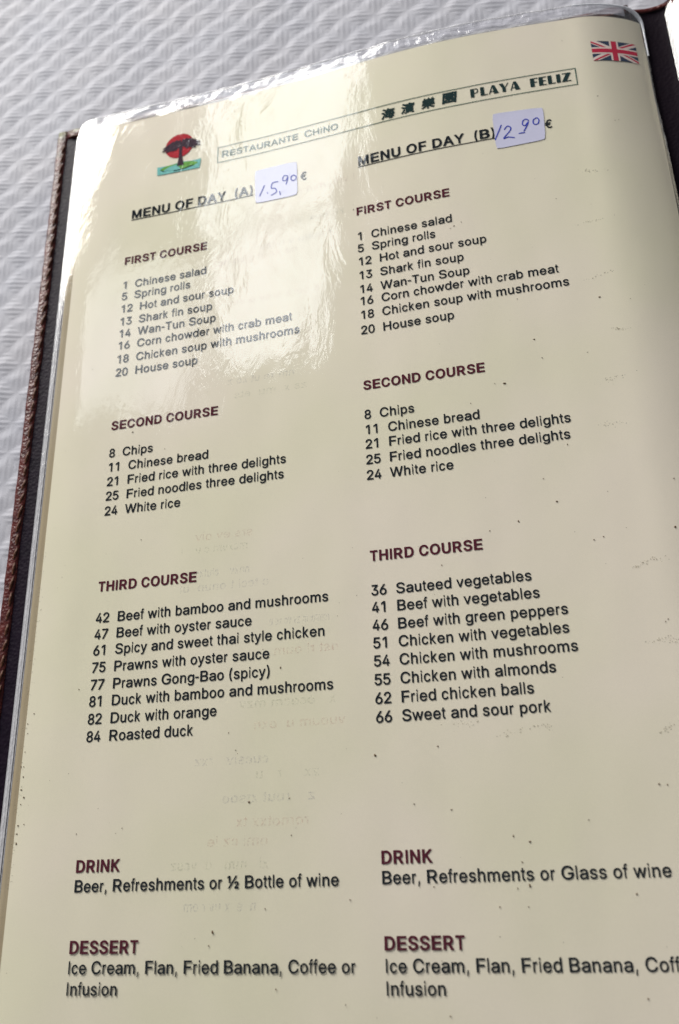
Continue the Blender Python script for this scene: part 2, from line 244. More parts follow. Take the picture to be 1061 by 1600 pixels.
[52,482,139,482,139,98,140,85,142,74,146,69,150,65,159,62,170,61,183,62,212,67,228,-6,194,-14,168,-15,135,-12,107,-3,83,13,66,36,55,61,52,92]],
'u':
[[182,-16,156,-14,131,-9,109,1,89,15,72,32,57,54,48,79,41,108,40,139,40,390,127,390,127,144,129,119,136,99,147,82,161,71,178,64,200,61,216,62,230,65,243,72,255,79,264,90,272,102,278,117,282,134,283,153,283,390,370,390,370,-11,285,-11,285,103,326,103,306,55,287,28,264,8,239,-5,211,-14]],
'v': [[154,-11,-2,390,93,390,177,159,199,90,223,10,167,10,191,90,212,158,296,390,390,390,235,-11]],
'w':
[[128,-11,5,390,97,390,146,217,167,140,191,30,149,30,173,138,193,217,242,390,326,390,375,217,395,139,418,30,375,30,400,138,421,217,470,390,563,390,439,-11,358,-11,306,169,292,222,278,277,260,349,308,349,290,277,276,222,261,169,209,-11]],
'x':
[[-3,-11,176,232,176,157,5,390,107,390,158,312,190,259,230,195,153,195,191,259,222,312,275,390,376,390,204,155,204,228,382,-10,280,-11,220,79,189,130,150,193,228,193,189,130,159,79,98,-11]],
'y':
[[31,-147,51,-74,73,-76,85,-78,94,-79,101,-78,108,-76,114,-72,121,-66,127,-58,133,-46,139,-32,149,-1,-2,390,93,390,177,159,199,90,223,10,167,10,190,90,212,159,296,390,390,390,216,-62,208,-82,198,-99,187,-114,174,-127,160,-137,144,-146,128,-152,111,-155,91,-156,63,-154]],
'z': [[29,-11,29,50,241,324,241,312,35,312,35,390,346,390,346,327,139,56,139,67,352,67,352,-11]],
'½': [[161,520,161,220,81,220,81,451,95,451,14,393,12,471,78,520], [37,-11,403,520,492,520,126,-11],
[351,-11,351,41,448,144,476,176,480,185,483,193,484,201,483,208,481,213,476,218,470,222,462,224,455,225,446,224,440,222,435,218,431,213,429,206,425,187,347,187,352,225,363,248,381,266,403,281,428,289,456,291,485,289,511,280,533,266,549,248,559,226,562,203,562,193,560,181,556,171,550,160,543,148,533,134,489,83,453,45,453,57,566,57,566,-11]],
'€': [[384,340,349,268,-2,268,25,340], [341,240,306,168,-2,168,25,240],
[439,466,403,392,359,424,348,430,337,435,325,439,314,442,301,444,288,445,263,442,241,436,221,424,203,407,186,386,173,361,163,330,156,295,154,254,156,214,163,179,173,148,186,122,202,102,221,85,241,73,263,66,288,64,301,65,314,66,325,70,338,73,348,78,358,83,401,112,438,40,411,19,389,5,365,-4,340,-12,315,-16,288,-18,247,-14,207,-3,172,16,141,41,114,73,93,110,81,143,72,177,67,214,65,254,67,294,72,331,81,366,93,398,114,436,141,468,172,493,207,511,246,523,288,527,315,525,340,521,366,512,389,502,412,488]],
}
BOLD = {
'(':
[[60,207,61,245,65,286,72,327,79,358,86,389,94,419,105,447,118,484,134,519,160,558,282,558,246,495,231,459,219,422,207,385,197,347,190,310,185,274,181,240,180,207,181,177,184,147,188,119,195,88,205,56,215,22,225,-3,236,-31,248,-58,282,-115,160,-115,130,-68,112,-28,97,9,83,50,74,89,66,128,61,168]],
')':
[[-10,-115,26,-58,37,-30,49,-2,59,24,69,57,78,90,85,120,89,149,92,178,93,207,92,240,88,274,83,310,76,347,66,385,54,422,42,459,27,495,-9,558,114,558,139,519,155,484,169,447,179,418,187,389,195,358,202,326,208,285,212,245,213,207,212,167,207,127,199,88,189,48,176,9,161,-30,143,-67,114,-115]],
'A': [[-25,-19,181,528,296,528,505,-19,375,-19,260,296,236,366,193,497,284,497,241,365,219,296,106,-19], [81,123,81,218,399,218,399,123]],
'B':
[[31,-19,31,528,242,528,278,526,312,519,343,508,368,492,389,474,406,452,418,427,425,401,427,374,426,350,421,330,413,311,401,295,388,281,372,270,356,261,340,254,344,254,344,279,338,279,359,271,379,261,397,248,414,232,427,212,439,190,445,164,447,136,445,108,437,81,425,57,408,35,385,15,356,1,325,-10,287,-17,248,-19],
[154,76,244,76,276,79,298,85,311,95,320,107,325,120,326,137,325,150,323,162,317,174,311,184,302,194,293,201,281,207,265,210,247,212,154,212],
[154,304,236,304,252,306,265,308,275,313,285,320,293,327,298,336,303,347,306,359,307,371,305,388,300,403,293,415,281,425,264,430,239,433,154,433]],
'C':
[[267,-26,231,-24,197,-17,165,-6,135,9,108,27,82,50,62,78,44,106,30,140,20,175,13,213,11,254,13,295,20,333,30,368,44,401,62,431,82,458,107,481,135,500,165,515,197,526,231,533,267,535,296,533,323,530,349,522,374,513,398,501,420,486,440,469,458,450,473,428,486,404,495,378,510,329,385,329,376,359,371,372,364,385,358,395,349,404,339,413,329,421,319,426,307,431,294,434,281,436,268,437,242,434,220,427,200,416,181,400,165,380,151,356,141,327,135,293,132,254,135,216,141,182,151,153,165,128,181,108,200,92,220,81,242,75,268,72,281,73,294,75,307,78,319,83,329,88,340,96,349,104,358,114,365,124,371,137,376,150,385,179,510,179,495,130,486,104,473,81,458,60,441,40,420,23,399,8,375,-4,350,-13,323,-21,296,-25]],
'D':
[[220,-19,67,-19,67,76,214,76,250,79,279,86,304,98,323,113,339,133,353,157,362,186,368,218,370,255,368,292,362,324,352,353,340,377,324,396,305,412,282,423,253,430,220,433,64,433,64,528,226,528,264,526,301,520,336,510,368,494,404,469,435,437,459,400,473,367,483,333,489,295,491,255,489,215,483,177,473,143,459,110,441,81,419,55,394,33,366,14,332,-1,298,-11,259,-17],
[154,528,154,-19,31,-19,31,528]],
'E': [[31,-19,31,528,401,528,401,433,154,433,154,305,384,305,384,210,154,210,154,76,404,76,404,-19]],
'F': [[31,-19,31,528,398,528,398,433,154,433,154,297,375,297,375,202,154,202,154,-19]],
'G':
[[269,-26,232,-24,197,-17,165,-7,134,9,106,29,82,51,61,77,43,108,30,140,19,175,13,213,11,254,13,295,19,333,30,368,43,401,61,431,81,458,106,481,133,500,163,515,195,526,229,533,265,535,294,533,322,529,349,522,376,511,399,499,421,484,442,466,459,448,474,426,487,403,496,379,511,330,388,330,375,357,369,370,362,383,355,394,348,403,338,412,329,420,319,425,306,430,294,434,280,436,266,437,242,434,220,427,199,416,180,400,165,381,151,356,141,327,135,293,132,254,135,216,141,182,151,153,165,128,181,109,200,92,220,81,243,75,269,72,292,74,313,79,331,88,346,100,359,114,371,132,379,153,384,176,388,224,444,198,254,180,254,275,507,275,507,199,504,157,493,118,476,82,453,50,424,23,391,2,353,-13,313,-23]],
'H': [[31,-19,31,528,154,528,154,308,363,308,363,528,486,528,486,-19,363,-19,363,213,154,213,154,-19]],
'I': [[26,-19,148,-19,148,528,26,528]],
'K': [[86,116,75,223,116,273,152,316,191,357,351,528,495,522,244,257,240,257], [31,-19,31,528,154,528,154,334,153,225,154,193,154,-19], [357,-19,152,260,229,340,501,-18]],
'L': [[31,-19,31,528,154,528,154,76,390,76,390,-19]],
'M':
[[31,-19,31,528,172,528,304,194,314,165,327,129,339,90,362,30,267,30,290,89,302,127,314,164,325,194,456,528,597,528,597,-19,475,-19,475,291,475,327,476,369,477,413,479,476,552,476,526,403,509,357,494,316,483,284,362,-19,266,-19,143,284,132,315,118,355,102,402,71,476,147,476,149,416,150,372,151,328,151,291,151,-19]],
'N':
[[31,-19,31,528,152,528,368,193,388,161,414,116,459,39,378,33,372,107,370,157,370,195,370,528,492,528,492,-19,371,-19,177,280,152,321,123,372,63,466,147,477,151,385,153,329,154,291,154,-19]],
'O':
[[267,-26,231,-24,197,-17,165,-6,135,9,107,27,83,50,62,77,44,106,30,140,20,175,13,213,11,254,13,295,20,333,30,368,44,401,62,432,83,458,107,480,135,500,165,515,197,526,231,533,267,535,303,533,337,526,369,515,399,500,427,480,451,458,472,432,490,401,504,368,514,333,520,295,522,254,520,213,514,175,504,140,490,106,472,77,451,50,427,27,399,9,369,-6,337,-17,303,-24],
[267,72,291,74,313,81,333,92,352,108,368,127,382,152,392,181,399,215,401,254,399,293,392,327,382,357,368,381,352,401,333,417,314,428,291,434,267,437,243,434,220,427,199,417,181,401,166,381,151,356,141,327,135,293,132,254,135,215,141,181,151,152,166,128,181,108,200,92,221,81,242,74]],
'P':
[[31,-19,31,528,236,528,276,525,314,517,346,504,374,486,397,464,416,439,428,410,436,380,438,348,436,315,428,285,416,256,398,231,375,208,346,190,314,177,276,169,236,167,80,167,80,261,232,261,253,263,270,266,283,273,293,281,301,290,307,302,311,315,314,331,315,348,314,364,311,380,307,394,301,404,293,414,283,422,270,428,253,432,231,433,154,433,154,-19]],
'R':
[[31,-19,31,528,237,528,277,525,313,518,347,506,374,488,398,467,416,442,429,414,436,384,438,352,436,320,429,290,416,262,398,237,374,217,346,200,313,188,276,181,237,179,67,179,67,274,233,274,255,275,272,278,285,284,296,291,303,300,308,309,312,322,315,336,316,352,315,368,312,384,308,396,303,407,295,415,285,423,271,428,254,432,232,433,154,433,154,-19],
[336,-19,182,248,320,248,477,-19]],
'S':
[[224,-28,185,-26,148,-19,116,-8,86,7,61,26,40,49,24,75,14,105,5,156,128,156,136,123,140,111,145,100,154,91,164,83,176,77,192,72,207,69,224,68,243,69,260,72,275,78,288,85,298,93,306,104,312,115,316,127,317,139,316,150,314,160,310,167,304,174,295,181,284,188,237,204,175,221,134,235,97,253,65,275,42,303,28,336,23,371,25,404,35,433,51,459,72,482,97,500,126,515,157,526,191,533,227,535,263,533,297,526,328,515,356,500,380,482,401,460,417,435,426,407,434,359,313,359,305,395,298,409,285,421,269,431,249,437,225,440,208,438,192,435,178,430,168,424,159,416,153,407,148,397,145,387,144,376,145,363,148,354,152,347,160,339,170,331,180,326,221,311,272,297,323,282,341,273,359,264,377,253,393,239,406,225,421,207,430,186,436,164,437,139,435,109,426,80,410,54,391,30,366,9,335,-6,302,-18,265,-26]],
'T': [[3,433,3,528,446,528,446,433,286,433,286,-19,164,-19,164,433]],
'U':
[[259,-27,216,-25,177,-16,141,-2,108,18,81,42,60,70,44,101,34,137,31,172,31,528,153,528,153,179,155,158,159,139,166,122,175,107,187,95,201,85,217,77,236,72,259,71,281,72,300,77,317,85,331,95,342,107,351,122,357,139,362,158,364,179,364,528,486,528,486,172,483,137,473,102,458,70,436,42,409,18,377,-2,341,-16,301,-25]],
'Y': [[174,-19,174,203,-36,528,107,528,217,354,248,301,295,211,180,211,225,301,255,354,365,528,507,528,297,203,297,-19]],
}
CHINESE = {
'海': [[13,267,49,250,70,237,97,219,127,256,99,275,76,289,44,302], [-4,165,29,148,49,136,75,118,105,155,78,174,56,187,25,202],
[8,-12,54,-38,72,0,84,29,95,59,110,96,68,123,50,80,37,49,25,21], [173,165,201,144,214,131,211,135,175,136,178,163,273,163,273,136,251,129,269,133,248,156,234,169,211,188],
[87,136,87,89,117,89,104,12,259,12,261,16,259,12,257,9,256,8,256,8,253,7,191,11,205,-13,206,-19,209,-35,265,-36,278,-33,290,-28,299,-19,306,-8,310,4,311,12,340,12,340,57,318,57,320,89,350,89,350,136,323,136,325,183,327,208,132,208,124,136],
[168,89,270,89,267,57,164,57], [164,92,193,68,207,53,225,31,263,55,242,78,226,94,202,112],
[147,307,132,268,119,240,103,214,77,183,121,157,142,183,155,203,164,219,341,219,341,266,187,266,197,296]],
'濱': [[11,267,46,249,67,234,93,214,126,253,97,272,75,286,44,303], [-6,171,29,153,50,141,77,121,106,162,78,180,55,194,23,209],
[5,-7,49,-36,70,0,86,29,101,58,119,95,77,125,55,83,40,53,25,25], [177,83,269,83,269,87,177,87], [177,49,269,49,269,53,177,53], [177,117,269,117,269,121,177,121],
[197,38,164,22,133,10,91,-5,113,-44,155,-29,188,-16,238,5], [163,214,143,199,126,190,89,174,126,143,155,158,176,172,211,199], [224,3,331,-43,353,-4,245,39],
[293,215,271,200,254,191,249,188,249,196,300,196,300,237,141,237,141,196,199,196,199,173,173,167,138,160,81,153,111,110,128,113,128,14,319,14,319,156,226,146,260,148,294,164,343,194],
[102,274,102,203,153,203,153,233,288,233,288,203,340,203,340,274,245,274,234,308,183,298,191,274]],
'樂': [[166,174,184,174,184,159,166,159], [166,229,184,229,184,215,166,215],
[149,129,149,108,5,108,5,64,126,70,109,62,78,44,44,28,-8,11,27,-28,71,-11,107,8,141,30,152,44,149,-38,201,-38,199,45,210,31,246,9,282,-11,327,-28,361,11,310,29,275,45,243,63,223,71,345,64,345,108,201,108,201,129],
[155,309,147,272,117,272,117,116,234,116,234,272,198,272,207,299],
[229,105,248,111,268,114,299,119,304,101,347,114,324,190,281,179,287,158,281,153,295,166,318,199,345,243,302,265,282,227,278,225,280,231,294,256,311,294,263,308,248,269,236,245,229,231,224,223,223,221,209,216,226,174,243,179,254,182,258,187,241,167,234,158,230,153,214,147],
[22,109,41,115,60,118,90,123,94,104,138,115,120,195,76,186,82,163,74,157,88,170,111,203,138,247,96,269,74,229,75,228,77,233,90,256,106,292,61,308,45,270,33,247,26,233,22,227,20,224,7,219,21,179,52,190,34,171,26,161,22,156,5,150]],
'園': [[129,130,221,130,221,124,129,124], [149,259,149,239,78,239,78,200,149,200,149,201,58,201,58,162,291,162,291,201,199,201,199,200,272,200,272,239,199,239,199,259],
[80,168,80,86,142,92,124,86,93,71,41,53,74,17,111,32,138,46,145,52,145,10,194,10,194,56,207,48,237,33,269,14,303,45,265,67,300,93,257,117,265,118,270,168],
[193,86,236,92,222,88,207,95], [16,290,16,-39,67,-39,67,-24,283,-24,283,-39,334,-39,334,290], [67,22,67,244,283,244,283,22]],
}
GL = {}
for style_, table in (('r', REGULAR), ('b', BOLD), ('c', CHINESE)):
    for ch_, ls_ in table.items(): GL[style_ + ch_] = [[(l_[i_], l_[i_ + 1]) for i_ in range(0, len(l_), 2)] for l_ in ls_]
DATA = {
 'lines': [
  ["MENU OF DAY  (A)", 1, 3.162, 26.504, 7.79, 26.55],
  ["FIRST COURSE", 1, 3.026, 24.537, 6.15, 24.462],
  ["1  Chinese salad", 0, 3.09, 23.478, 6.149, 23.46],
  ["5  Spring rolls", 0, 3.027, 23.01, 5.592, 22.997],
  ["12  Hot and sour soup", 0, 3.054, 22.478, 7.136, 22.497],
  ["13  Shark fin soup", 0, 3.04, 22.011, 6.396, 21.919],
  ["14  Wan-Tun Soup", 0, 3.043, 21.483, 6.547, 21.473],
  ["16  Corn chowder with crab meat", 0, 3.044, 21.0, 9.215, 20.994],
  ["18  Chicken soup with mushrooms", 0, 3.035, 20.486, 9.45, 20.439],
  ["20  House soup", 0, 3.016, 19.968, 5.967, 19.926],
  ["SECOND COURSE", 1, 3.021, 17.947, 6.762, 17.941],
  ["8  Chips", 0, 3.02, 16.951, 4.562, 16.948],
  ["11  Chinese bread", 0, 3.048, 16.458, 6.432, 16.425],
  ["21  Fried rice with three delights", 0, 3.012, 15.925, 9.007, 15.95],
  ["25  Fried noodles three delights", 0, 3.019, 15.426, 8.925, 15.45],
  ["24  White rice", 0, 3.013, 14.956, 5.611, 14.894],
  ["THIRD COURSE", 1, 3.016, 12.434, 6.243, 12.432],
  ["42  Beef with bamboo and mushrooms", 0, 2.984, 11.445, 10.231, 11.445],
  ["47  Beef with oyster sauce", 0, 2.995, 10.953, 7.966, 10.931],
  ["61  Spicy and sweet thai style chicken", 0, 2.997, 10.449, 10.102, 10.456],
  ["75  Prawns with oyster sauce", 0, 3.021, 9.94, 8.492, 9.941],
  ["77  Prawns Gong-Bao (spicy)", 0, 3.022, 9.45, 8.561, 9.411],
  ["81  Duck with bamboo and mushrooms", 0, 3.006, 8.94, 10.321, 8.946],
  ["82  Duck with orange", 0, 3.018, 8.463, 6.97, 8.41],
  ["84  Roasted duck", 0, 3.023, 7.957, 6.294, 7.925],
  ["DRINK", 1, 3.003, 4.473, 4.358, 4.471],
  ["Beer, Refreshments or ½ Bottle of wine", 0, 3.022, 3.975, 10.337, 3.969],
  ["DESSERT", 1, 3.008, 2.472, 5.01, 2.48],
  ["Ice Cream, Flan, Fried Banana, Coffee or", 0, 3.009, 1.989, 10.744, 2.001],
  ["Infusion", 0, 3.013, 1.49, 4.496, 1.507],
  ["MENU OF DAY  (B", 1, 11.632, 26.648, 16.136, 26.626],
  ["FIRST COURSE", 1, 11.493, 24.605, 14.611, 24.582],
  ["1  Chinese salad", 0, 11.524, 23.604, 14.589, 23.554],
  ["5  Spring rolls", 0, 11.486, 23.119, 14.031, 23.084],
  ["12  Hot and sour soup", 0, 11.511, 22.613, 15.605, 22.553],
  ["13  Shark fin soup", 0, 11.512, 22.044, 14.844, 22.058],
  ["14  Wan-Tun Soup", 0, 11.504, 21.509, 14.974, 21.531],
  ["16  Corn chowder with crab meat", 0, 11.519, 21.047, 17.721, 21.092],
  ["18  Chicken soup with mushrooms", 0, 11.511, 20.525, 17.947, 20.589],
  ["20  House soup", 0, 11.493, 20.023, 14.391, 19.969],
  ["SECOND COURSE", 1, 11.493, 18.017, 15.197, 18.035],
  ["8  Chips", 0, 11.487, 17.031, 12.989, 17.006],
  ["11  Chinese bread", 0, 11.509, 16.521, 14.882, 16.49],
  ["21  Fried rice with three delights", 0, 11.5, 16.023, 17.453, 16.028],
  ["25  Fried noodles three delights", 0, 11.501, 15.52, 17.385, 15.512],
  ["24  White rice", 0, 11.493, 15.035, 14.016, 14.995],
  ["THIRD COURSE", 1, 11.494, 12.503, 14.666, 12.495],
  ["36  Sauteed vegetables", 0, 11.493, 11.491, 15.896, 11.464],
  ["41  Beef with vegetables", 0, 11.493, 11.0, 16.073, 10.963],
  ["46  Beef with green peppers", 0, 11.492, 10.489, 16.757, 10.45],
  ["51  Chicken with vegetables", 0, 11.5, 9.976, 16.726, 9.961],
  ["54  Chicken with mushrooms", 0, 11.499, 9.471, 16.896, 9.462],
  ["55  Chicken with almonds", 0, 11.498, 8.965, 16.28, 8.949],
  ["62  Fried chicken balls", 0, 11.497, 8.467, 15.668, 8.439],
  ["66  Sweet and sour pork", 0, 11.495, 7.959, 16.044, 7.956],
  ["DRINK", 1, 11.518, 4.456, 12.806, 4.458],
  ["Beer, Refreshments or Glass of wine", 0, 11.506, 3.972, 18.332, 3.995],
  ["DESSERT", 1, 11.509, 2.487, 13.44, 2.499],
  ["Ice Cream, Flan, Fried Banana", 0, 11.52, 1.992, 17.143, 2.006],
  ["Infusion", 0, 11.515, 1.511, 12.93, 1.514],
 ],
 'stickB': [
  [16.233, 27.58],
  [17.883, 27.494],
  [17.828, 26.171],
  [16.246, 26.107],
 ],
 'inkB': [
  [[16.485, 27.045], [16.244, 26.485]],
  [[16.572, 26.849], [16.673, 26.961], [16.772, 26.891], [16.748, 26.76], [16.518, 26.488], [16.665, 26.509], [16.856, 26.441]],
  [[17.022, 26.583], [17.198, 26.58]],
  [[17.37, 27.051], [17.287, 27.122], [17.192, 27.062], [17.167, 26.915], [17.247, 26.863], [17.359, 26.999], [17.293, 26.826], [17.184, 26.639]],
  [[17.618, 27.097], [17.53, 27.043], [17.507, 26.914], [17.561, 26.841], [17.655, 26.855], [17.698, 26.98], [17.668, 27.081], [17.618, 27.097]],
 ],
 'stickA': [
  [7.85, 27.472],
  [9.427, 27.465],
  [9.43, 26.002],
  [7.889, 26.024],
 ],
 'inkA': [
  [[8.217, 26.719], [8.054, 26.313]],
  [[8.715, 26.752], [8.525, 26.748], [8.479, 26.536], [8.621, 26.484], [8.668, 26.318], [8.48, 26.229]],
  [[8.786, 26.314], [8.809, 26.169]],
  [[9.081, 26.903], [8.963, 26.95], [8.904, 26.854], [8.916, 26.739], [9.022, 26.737], [9.093, 26.858], [9.069, 26.71], [9.021, 26.556]],
  [[9.293, 26.885], [9.211, 26.839], [9.21, 26.713], [9.28, 26.651], [9.374, 26.681], [9.387, 26.803], [9.293, 26.885]],
  [[8.326, 26.381], [8.35, 26.347]],
 ],
 'euroB': [
  [17.895, 26.617],
  [18.189, 26.608],
 ],
 'euroA': [
  [9.572, 26.583],
  [9.852, 26.574],
 ],
 'banner': [
  [6.372, 28.978],
  [19.105, 28.912],
  [19.075, 28.218],
  [6.419, 28.222],
 ],
 'bannermid': [
  [11.713, 28.903],
  [15.521, 28.957],
  [11.689, 28.214],
 ],
 'rest': [
  [6.549, 28.438],
  [10.95, 28.379],
  [6.529, 28.696],
 ],
 'cjk': [
  [12.754, 28.539],
  [13.453, 28.564],
  [14.164, 28.58],
  [14.889, 28.618],
 ],
 'playa': [
  [15.584, 28.44],
  [17.285, 28.443],
  [17.546, 28.46],
  [18.927, 28.412],
  [15.594, 28.788],
 ],
 'logo': [
  [4.861, 29.558],
  [4.317, 29.697],
  [4.831, 30.207],
  [4.2, 29.483],
  [5.691, 29.117],
  [4.82, 29.35],
  [5.031, 28.63],
  [4.147, 28.587],
  [5.714, 28.512],
  [5.758, 28.649],
  [5.75, 28.206],
  [4.014, 28.232],
  [4.019, 28.589],
 ],
 'flag': [
  [19.688, 29.979],
  [21.187, 30.06],
  [21.19, 29.249],
  [19.672, 29.081],
  [20.423, 30.019],
 ],
 'specks': [
  [15.727, 17.54, 3],
  [15.449, 17.574, 1.2],
  [16.722, 18.872, 2],
  [18.741, 19.991, 2],
  [16.366, 20.348, 1.2],
  [16.887, 18.212, 1.5],
  [14.7, 17.033, 1.3],
  [17.286, 15.336, 1.6],
  [16.811, 13.661, 2],
  [16.523, 14.383, 1.3],
  [19.943, 13.964, 1.5],
  [18.182, 18.183, 1.2],
  [14.66, 23.402, 1.6],
  [14.903, 23.498, 1.3],
  [14.542, 23.329, 1.2],
  [20.053, 26.568, 1.3],
  [20.176, 26.594, 1],
  [18.795, 30.227, 1.2],
  [19.645, 27.622, 1.6],
  [11.391, 24.854, 1.4],
  [17.901, 23.786, 1.3],
  [15.721, 13.203, 2],
  [14.912, 13.014, 1.4],
  [17.914, 12.501, 1.5],
  [17.656, 12.438, 1.4],
  [19.762, 12.569, 2.4],
  [13.512, 12.153, 1.3],
  [19.212, 10.097, 1.4],
  [19.14, 10.036, 1.3],
  [11.429, 7.117, 2.8],
  [13.094, 7.253, 1.5],
  [13.336, 5.678, 1.6],
  [12.398, 5.856, 1.3],
  [18.4, 6.062, 2],
  [18.588, 6.038, 1.6],
  [14.82, 5.003, 1.7],
  [15.208, 4.857, 2],
  [14.979, 4.396, 1.6],
  [15.109, 3.861, 2.8],
  [14.816, 3.811, 1.4],
  [17.543, 3.626, 2],
  [12.787, 3.885, 1.4],
  [10.66, 3.636, 1.5],
  [14.353, 3.408, 1.5],
  [15.033, 3.396, 1.3],
  [16.658, 5.306, 1.3],
  [10.486, 1.311, 1.2],
  [13.007, 1.081, 1.5],
  [17.49, 1.451, 1.6],
  [7.022, 2.938, 2.6],
  [6.928, 2.627, 1.4],
  [8.725, 1.64, 1.5],
  [7.956, 6.092, 2.4],
  [9.078, 6.142, 1.4],
  [9.128, 5.214, 1.4],
  [8.427, 3.469, 1.2],
  [4.296, 5.563, 1.2],
  [2.937, 5.461, 1.2],
  [8.822, 9.643, 2],
  [7.331, 7.941, 1.4],
  [7.547, 7.464, 1.3],
  [4.322, 13.968, 1.2],
  [2.639, 9.478, 1.3],
  [1.224, 8.869, 1.5],
  [1.039, 8.585, 1.5],
  [1.074, 8.305, 1.2],
  [1.052, 7.777, 1.2],
  [0.973, 7.367, 1.5],
  [1.061, 7.362, 1.3],
  [1.076, 7.075, 1.8],
  [1.056, 6.723, 2],
  [1.169, 6.506, 2],
  [1.086, 6.319, 1.4],
  [1.074, 5.75, 1.8],
  [1.261, 5.777, 1.2],
  [1.061, 5.529, 1.8],
  [1.073, 5.274, 2],
  [3.786, 17.751, 2],
  [4.946, 16.984, 1.2],
  [2.119, 20.381, 1.2],
  [5.772, 20.29, 1.2],
  [12.251, 20.598, 1.2],
  [6.227, 8.627, 1.2],
  [19.603, 19.79, 1],
  [14.364, 21.822, 1],
 ],
 'smudge': [
  [19.134, 11.716, 14, 7],
  [18.767, 11.631, 10, 5],
  [18.918, 9.586, 12, 6],
  [19.25, 9.525, 10, 6],
  [18.819, 7.376, 10, 8],
  [18.814, 17.233, 16, 6],
  [19.129, 18.825, 12, 5],
  [18.904, 20.77, 20, 4],
  [19.156, 24.635, 14, 7],
  [15.017, 7.48, 24, 10],
  [13.896, 7.792, 20, 8],
  [18.625, 15.786, 16, 8],
  [18.865, 22.735, 18, 4],
  [15.83, 7.591, 12, 6],
 ],
 'ghost': [
  [7.957, 13.713, 5.226, 13.719],
  [7.903, 13.314, 5.663, 13.3],
  [7.874, 12.56, 5.76, 12.541],
  [8.468, 12.068, 5.676, 12.151],
  [11.497, 26.022, 8.622, 26.191],
  [11.564, 24.73, 8.856, 24.902],
  [10.702, 25.895, 6.96, 26.143],
  [10.764, 23.896, 6.771, 24.188],
  [9.42, 23.577, 6.548, 23.784],
  [10.172, 21.885, 6.369, 22.052],
  [9.696, 18.532, 5.275, 18.338],
  [9.279, 18.95, 6.908, 18.964],
  [10.268, 10.947, 8.476, 10.83],
  [10.527, 10.102, 8.104, 9.936],
  [10.405, 8.696, 6.233, 8.484],
  [10.277, 6.769, 5.748, 6.606],
  [9.918, 6.137, 5.682, 6.04],
  [9.736, 5.508, 5.657, 5.448],
  [8.867, 5.066, 5.24, 4.943],
  [8.522, 4.454, 5.766, 4.418],
  [8.359, 3.47, 6.087, 3.388],
  [8.864, 7.089, 5.342, 7.102],
  [10.656, 7.995, 7.758, 8.002],
 ],
}
CAP = max(p[1] for p in GL['rH'][0]); XH = max(p[1] for p in GL['rx'][0])
_AR = dict(zip("ABCDEFGHIKLMNOPRSTUVWYZ", [667,667,722,722,667,611,778,722,278,667,556,833,722,778,667,722,667,611,722,667,944,667,611]))
_AR.update(dict(zip("abcdefghiklmnoprstuvwxyz", [556,556,500,556,556,278,556,556,222,500,222,833,556,556,556,333,500,278,556,500,722,500,500,500])))
_AR.update({c: 556 for c in "0123456789€"}); _AR.update({' ': 278, '(': 333, ')': 333, '-': 333, ',': 278, '.': 278, '½': 834})
_AB = dict(_AR); _AB.update(dict(zip("ABCDEFGHIKLMNOPRSTUY", [722,722,722,722,667,611,778,722,278,722,611,833,722,778,667,722,667,611,722,667])))
_cache = {}
def glyph(ch, style):
    k = style + ch
    if k not in _cache:
        L = GL[k]; V, T = union(L)
        lo = ch in 'acegmnopqrsuvwxyz'
        ys = 716 / CAP if not lo else 519 / XH
        if style == 'c': _cache[k] = ([(x / 700., y / 700.) for x, y in V], T)
        else:
            x0 = min(p[0] for p in V); x1 = max(p[0] for p in V)
            adv = (_AB if style == 'b' else _AR)[ch]
            sb = {'I': 92, 'i': 66, 'l': 66, 'A': 5, 'Y': 8, 'V': 5, 'W': 8, 'v': 8, 'w': 5, 'y': 10, 'f': 14, 't': 20, '1': 100, 'O': 45, 'C': 45, 'G': 45}.get(ch, 62 if ch in 'BDEFHKLMNPRUbhkmnrup(' else 40)
            rb = {'1': 170, '(': 40, ')': 60, '½': 50}.get(ch, sb if ch in 'IilAYVWvwyftMHNUOmnhu' else 38)
            if ch == ')': sb = 45
            if ch == 'I' and style == 'b': sb = rb = 68
            if ch in ',.': sb, rb = 75, 85
            k_ = (adv - sb - rb) / (x1 - x0)
            _cache[k] = ([((sb + (x - x0) * k_) / 1000., y * ys / 1000.) for x, y in V], T)
    return _cache[k]

PT12 = 12 / 72 * 2.54
def set_normals(me, pts, fz):
    e = .02; N = []
    for x, y in pts:
        gx = (fz(x + e, y) - fz(x - e, y)) / (2 * e); gy = (fz(x, y + e) - fz(x, y - e)) / (2 * e)
        n = Vector((-gx, -gy, 1)).normalized(); N.append(n)
    me.shade_smooth()
    me.normals_split_custom_set_from_vertices(N)

def decal(name, V, T, mat, parent, h=.0045, fz=zfilm, mats=None):
    """flat print lying on the sheet: V are (x, y) in cm"""
    T2 = []
    for t in T:
        a, b, c = (V[i] for i in t)
        T2.append(t if (b[0] - a[0]) * (c[1] - a[1]) - (b[1] - a[1]) * (c[0] - a[0]) > 0 else (t[0], t[2], t[1]))
    o = mesh(name, [(x, y, fz(x, y) + h) for x, y in V], T2, mat, parent, mats=mats)
    set_normals(o.data, V, fz)
    return o

def layout(text, style, size, x, y, xs=1.0, skew=0.0, dx=1.0, dy=0.0):
    V = []; T = []; pen = 0.
    for ch in text:
        if ch != ' ' and (style + ch) in GL:
            gv, gt = glyph(ch, style); b = len(V)
            for gx, gy in gv:
                u = (pen + gx) * size * xs; w = gy * size
                V.append((x + u * dx - w * dy, y + u * dy + w * dx))
            T += [tuple(b + i for i in t) for t in gt]
        pen += (_AB if style == 'b' else _AR).get(ch, 1000) / 1000.
    return V, T, pen * size * xs

